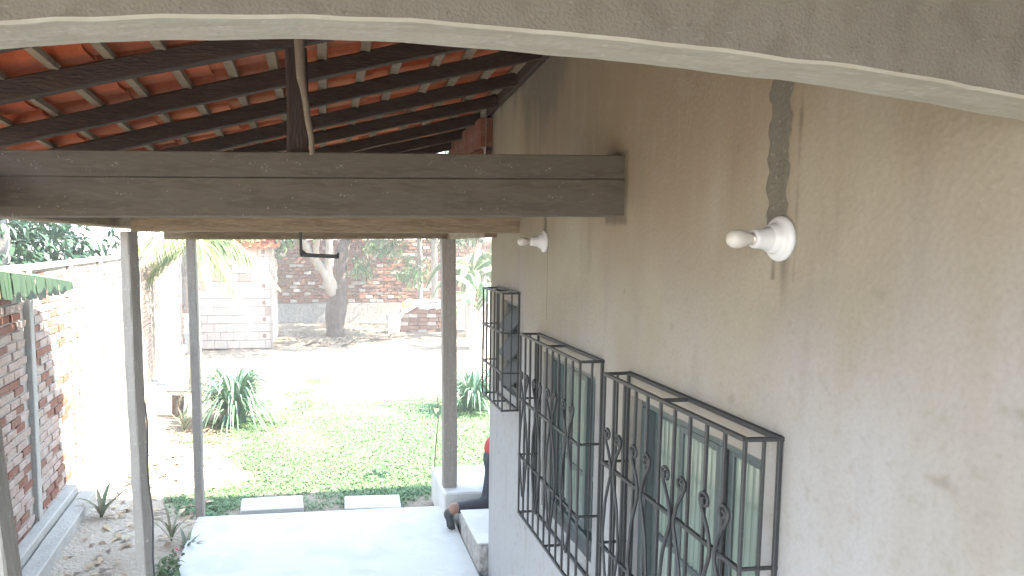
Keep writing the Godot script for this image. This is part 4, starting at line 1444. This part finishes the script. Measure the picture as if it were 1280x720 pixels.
func sdf_mesh(bones: Array, cell: float, blend: float) -> ArrayMesh:
	var lo := Vector3.INF
	var hi := -Vector3.INF
	for b in bones:
		for e in [[b[0], b[2]], [b[1], b[3]]]:
			lo = lo.min(e[0] - Vector3.ONE * (e[1] + cell * 3))
			hi = hi.max(e[0] + Vector3.ONE * (e[1] + cell * 3))
	var nx := int((hi.x - lo.x) / cell) + 2
	var ny := int((hi.y - lo.y) / cell) + 2
	var nzz := int((hi.z - lo.z) / cell) + 2
	var f := PackedFloat32Array()
	f.resize(nx * ny * nzz)
	f.fill(9.0)
	for b in bones:
		var m: float = maxf(b[2], b[3]) + cell * 2.5 + blend
		var l: Vector3 = ((b[0].min(b[1]) - Vector3.ONE * m - lo) / cell).floor()
		var h: Vector3 = ((b[0].max(b[1]) + Vector3.ONE * m - lo) / cell).ceil()
		for z in range(maxi(0, int(l.z)), mini(nzz, int(h.z))):
			for y in range(maxi(0, int(l.y)), mini(ny, int(h.y))):
				for x in range(maxi(0, int(l.x)), mini(nx, int(h.x))):
					var d := capsule_d(lo + Vector3(x, y, z) * cell, b)
					var i := (z * ny + y) * nx + x
					var e := f[i]
					if e > 8.0: f[i] = d
					else:
						var k := maxf(blend - absf(e - d), 0.0) / blend
						f[i] = minf(e, d) - k * k * blend * .25
	var vid := {}
	var v := PackedVector3Array()
	var idx := PackedInt32Array()
	var sx := 1
	var sy := nx
	var sz := nx * ny
	var offs := [0, sx, sy, sx + sy, sz, sz + sx, sz + sy, sz + sx + sy]
	var cpos := [Vector3(0, 0, 0), Vector3(1, 0, 0), Vector3(0, 1, 0), Vector3(1, 1, 0), Vector3(0, 0, 1), Vector3(1, 0, 1), Vector3(0, 1, 1), Vector3(1, 1, 1)]
	var edges := [[0, 1], [2, 3], [4, 5], [6, 7], [0, 2], [1, 3], [4, 6], [5, 7], [0, 4], [1, 5], [2, 6], [3, 7]]
	for z in nzz - 1:
		for y in ny - 1:
			for x in nx - 1:
				var i := (z * ny + y) * nx + x
				if f[i] > cell * 3: continue
				var neg := 0
				for o in offs:
					if f[i + o] < 0: neg += 1
				if neg == 0 or neg == 8: continue
				var s := Vector3.ZERO
				var c := 0
				for e in edges:
					var a := f[i + offs[e[0]]]
					var b := f[i + offs[e[1]]]
					if (a < 0) != (b < 0):
						s += cpos[e[0]].lerp(cpos[e[1]], a / (a - b))
						c += 1
				vid[i] = v.size()
				v.append(lo + (Vector3(x, y, z) + s / c) * cell)
	for i in vid:
		for ax in [[sx, sy, sz], [sy, sz, sx], [sz, sx, sy]]:
			var j: int = i + ax[0]
			if j >= f.size(): continue
			if (f[i] < 0) == (f[j] < 0): continue
			var q := [i, i - ax[1], i - ax[1] - ax[2], i - ax[2]]
			if not (vid.has(q[1]) and vid.has(q[2]) and vid.has(q[3])): continue
			if f[i] < 0: q.reverse()
			idx.append_array([vid[q[0]], vid[q[1]], vid[q[2]], vid[q[0]], vid[q[2]], vid[q[3]]])
	var arr := []
	arr.resize(Mesh.ARRAY_MAX)
	arr[Mesh.ARRAY_VERTEX] = v
	arr[Mesh.ARRAY_INDEX] = idx
	var am := ArrayMesh.new()
	am.add_surface_from_arrays(Mesh.PRIMITIVE_TRIANGLES, arr)
	var st := SurfaceTool.new()
	st.create_from(am, 0)
	st.generate_normals()
	return st.commit()

func person() -> void:
	# kneeling on the step, body mostly behind the house corner: thigh upright, shin trailing to the left, foot over the edge
	var t := thing("person", "person in dark trousers and red top kneeling on the steps, mostly behind the house corner", "person")
	var knee := Vector3(1.335, .125, -5.61)
	var ankle := Vector3(1.03, .165, -5.5)
	var hip := Vector3(1.43, .45, -5.70)
	var knee2 := Vector3(1.42, .125, -5.90)
	var ankle2 := Vector3(1.36, .14, -6.2)
	var hip2 := Vector3(1.47, .46, -5.88)
	var chest := Vector3(1.78, .74, -5.8)
	var sh1 := Vector3(1.82, .78, -5.62)
	var sh2 := Vector3(1.85, .78, -5.98)
	var el1 := Vector3(1.94, .52, -5.56)
	var el2 := Vector3(1.97, .52, -6.02)
	var wr1 := Vector3(2.06, .31, -5.66)
	var wr2 := Vector3(2.08, .31, -5.92)
	var neck := Vector3(1.91, .85, -5.8)
	var head := Vector3(2.02, .93, -5.8)
	var skin := [
		[ankle, Vector3(.99, .125, -5.5), .034, .032], [Vector3(.99, .125, -5.5), Vector3(1.002, .03, -5.49), .03, .024], [Vector3(1.002, .03, -5.49), Vector3(1.018, .0, -5.49), .023, .014],
		[knee, ankle, .048, .038], [hip, knee, .075, .055], [hip2, knee2, .075, .055], [knee2, ankle2, .05, .038],
		[hip, hip2, .095, .095], [Vector3(1.49, .52, -5.79), chest, .13, .14], [chest, neck, .1, .05], [neck, head, .05, .06],
		[head, head + Vector3(.02, .06, 0), .085, .08], [head + Vector3(.05, -.04, 0), head + Vector3(.07, -.05, 0), .055, .04], [head + Vector3(.1, .0, 0), head + Vector3(.105, -.015, 0), .016, .014],
		[sh1, el1, .05, .04], [sh2, el2, .05, .04], [el1, wr1, .038, .028], [el2, wr2, .038, .028], [sh1, sh2, .07, .07],
		[wr1, wr1 + Vector3(.07, -.04, .0), .03, .03], [wr2, wr2 + Vector3(.07, -.04, 0), .03, .03]]
	for w in [[wr1, 1.0], [wr2, -1.0]]:
		var p: Vector3 = w[0] + Vector3(.07, -.04, 0)
		for k in 4:
			var q: Vector3 = p + Vector3(.02, 0, -.024 + k * .016)
			skin.append([q, q + Vector3(.035, -.03, 0), .0085, .008])
			skin.append([q + Vector3(.035, -.03, 0), q + Vector3(.04, -.065 - .006 * (k % 3), 0), .008, .007])
		skin.append([w[0] + Vector3(.03, -.02, .028 * w[1]), p + Vector3(.02, -.03, .04 * w[1]), .01, .008])
	part("body", sdf_mesh(skin, .0125, .03), M.skin, t)
	var tr := [[hip, hip2, .11, .11], [hip, knee, .088, .07], [hip2, knee2, .088, .07], [knee, ankle.lerp(knee, .04), .066, .042], [knee2, ankle2.lerp(knee2, .12), .066, .052], [Vector3(1.45, .47, -5.79), Vector3(1.5, .53, -5.79), .115, .12]]
	part("trousers", sdf_mesh(tr, .0125, .03), M.trousers, t)
	var sh := [[Vector3(1.485, .535, -5.76), chest, .135, .15], [Vector3(1.485, .535, -5.84), chest, .135, .15], [sh1, sh2, .085, .085], [sh1, sh1.lerp(el1, .6), .068, .062], [sh2, sh2.lerp(el2, .6), .068, .062], [chest, neck.lerp(chest, .4), .13, .075]]
	part("shirt", sdf_mesh(sh, .0125, .03), M.shirt, t)
	part("hair", sdf_mesh([[head + Vector3(-.02, .05, 0), head + Vector3(.01, .085, 0), .085, .082], [head + Vector3(-.05, .0, 0), head + Vector3(-.03, .05, 0), .06, .075]], .0125, .03), M.hair, t)
	part("shoe", sdf_mesh([[Vector3(1.0, .14, -5.5), Vector3(.985, .115, -5.5), .036, .038], [Vector3(.985, .115, -5.5), Vector3(1.0, .03, -5.49), .036, .03], [Vector3(1.0, .03, -5.49), Vector3(1.02, -.008, -5.488), .029, .02]], .01, .02), M.wire, t)
	part("shoe", sdf_mesh([[Vector3(1.35, .135, -6.21), Vector3(1.35, .12, -6.25), .042, .042], [Vector3(1.35, .12, -6.25), Vector3(1.35, .09, -6.31), .036, .026]], .01, .02), M.wire, t)
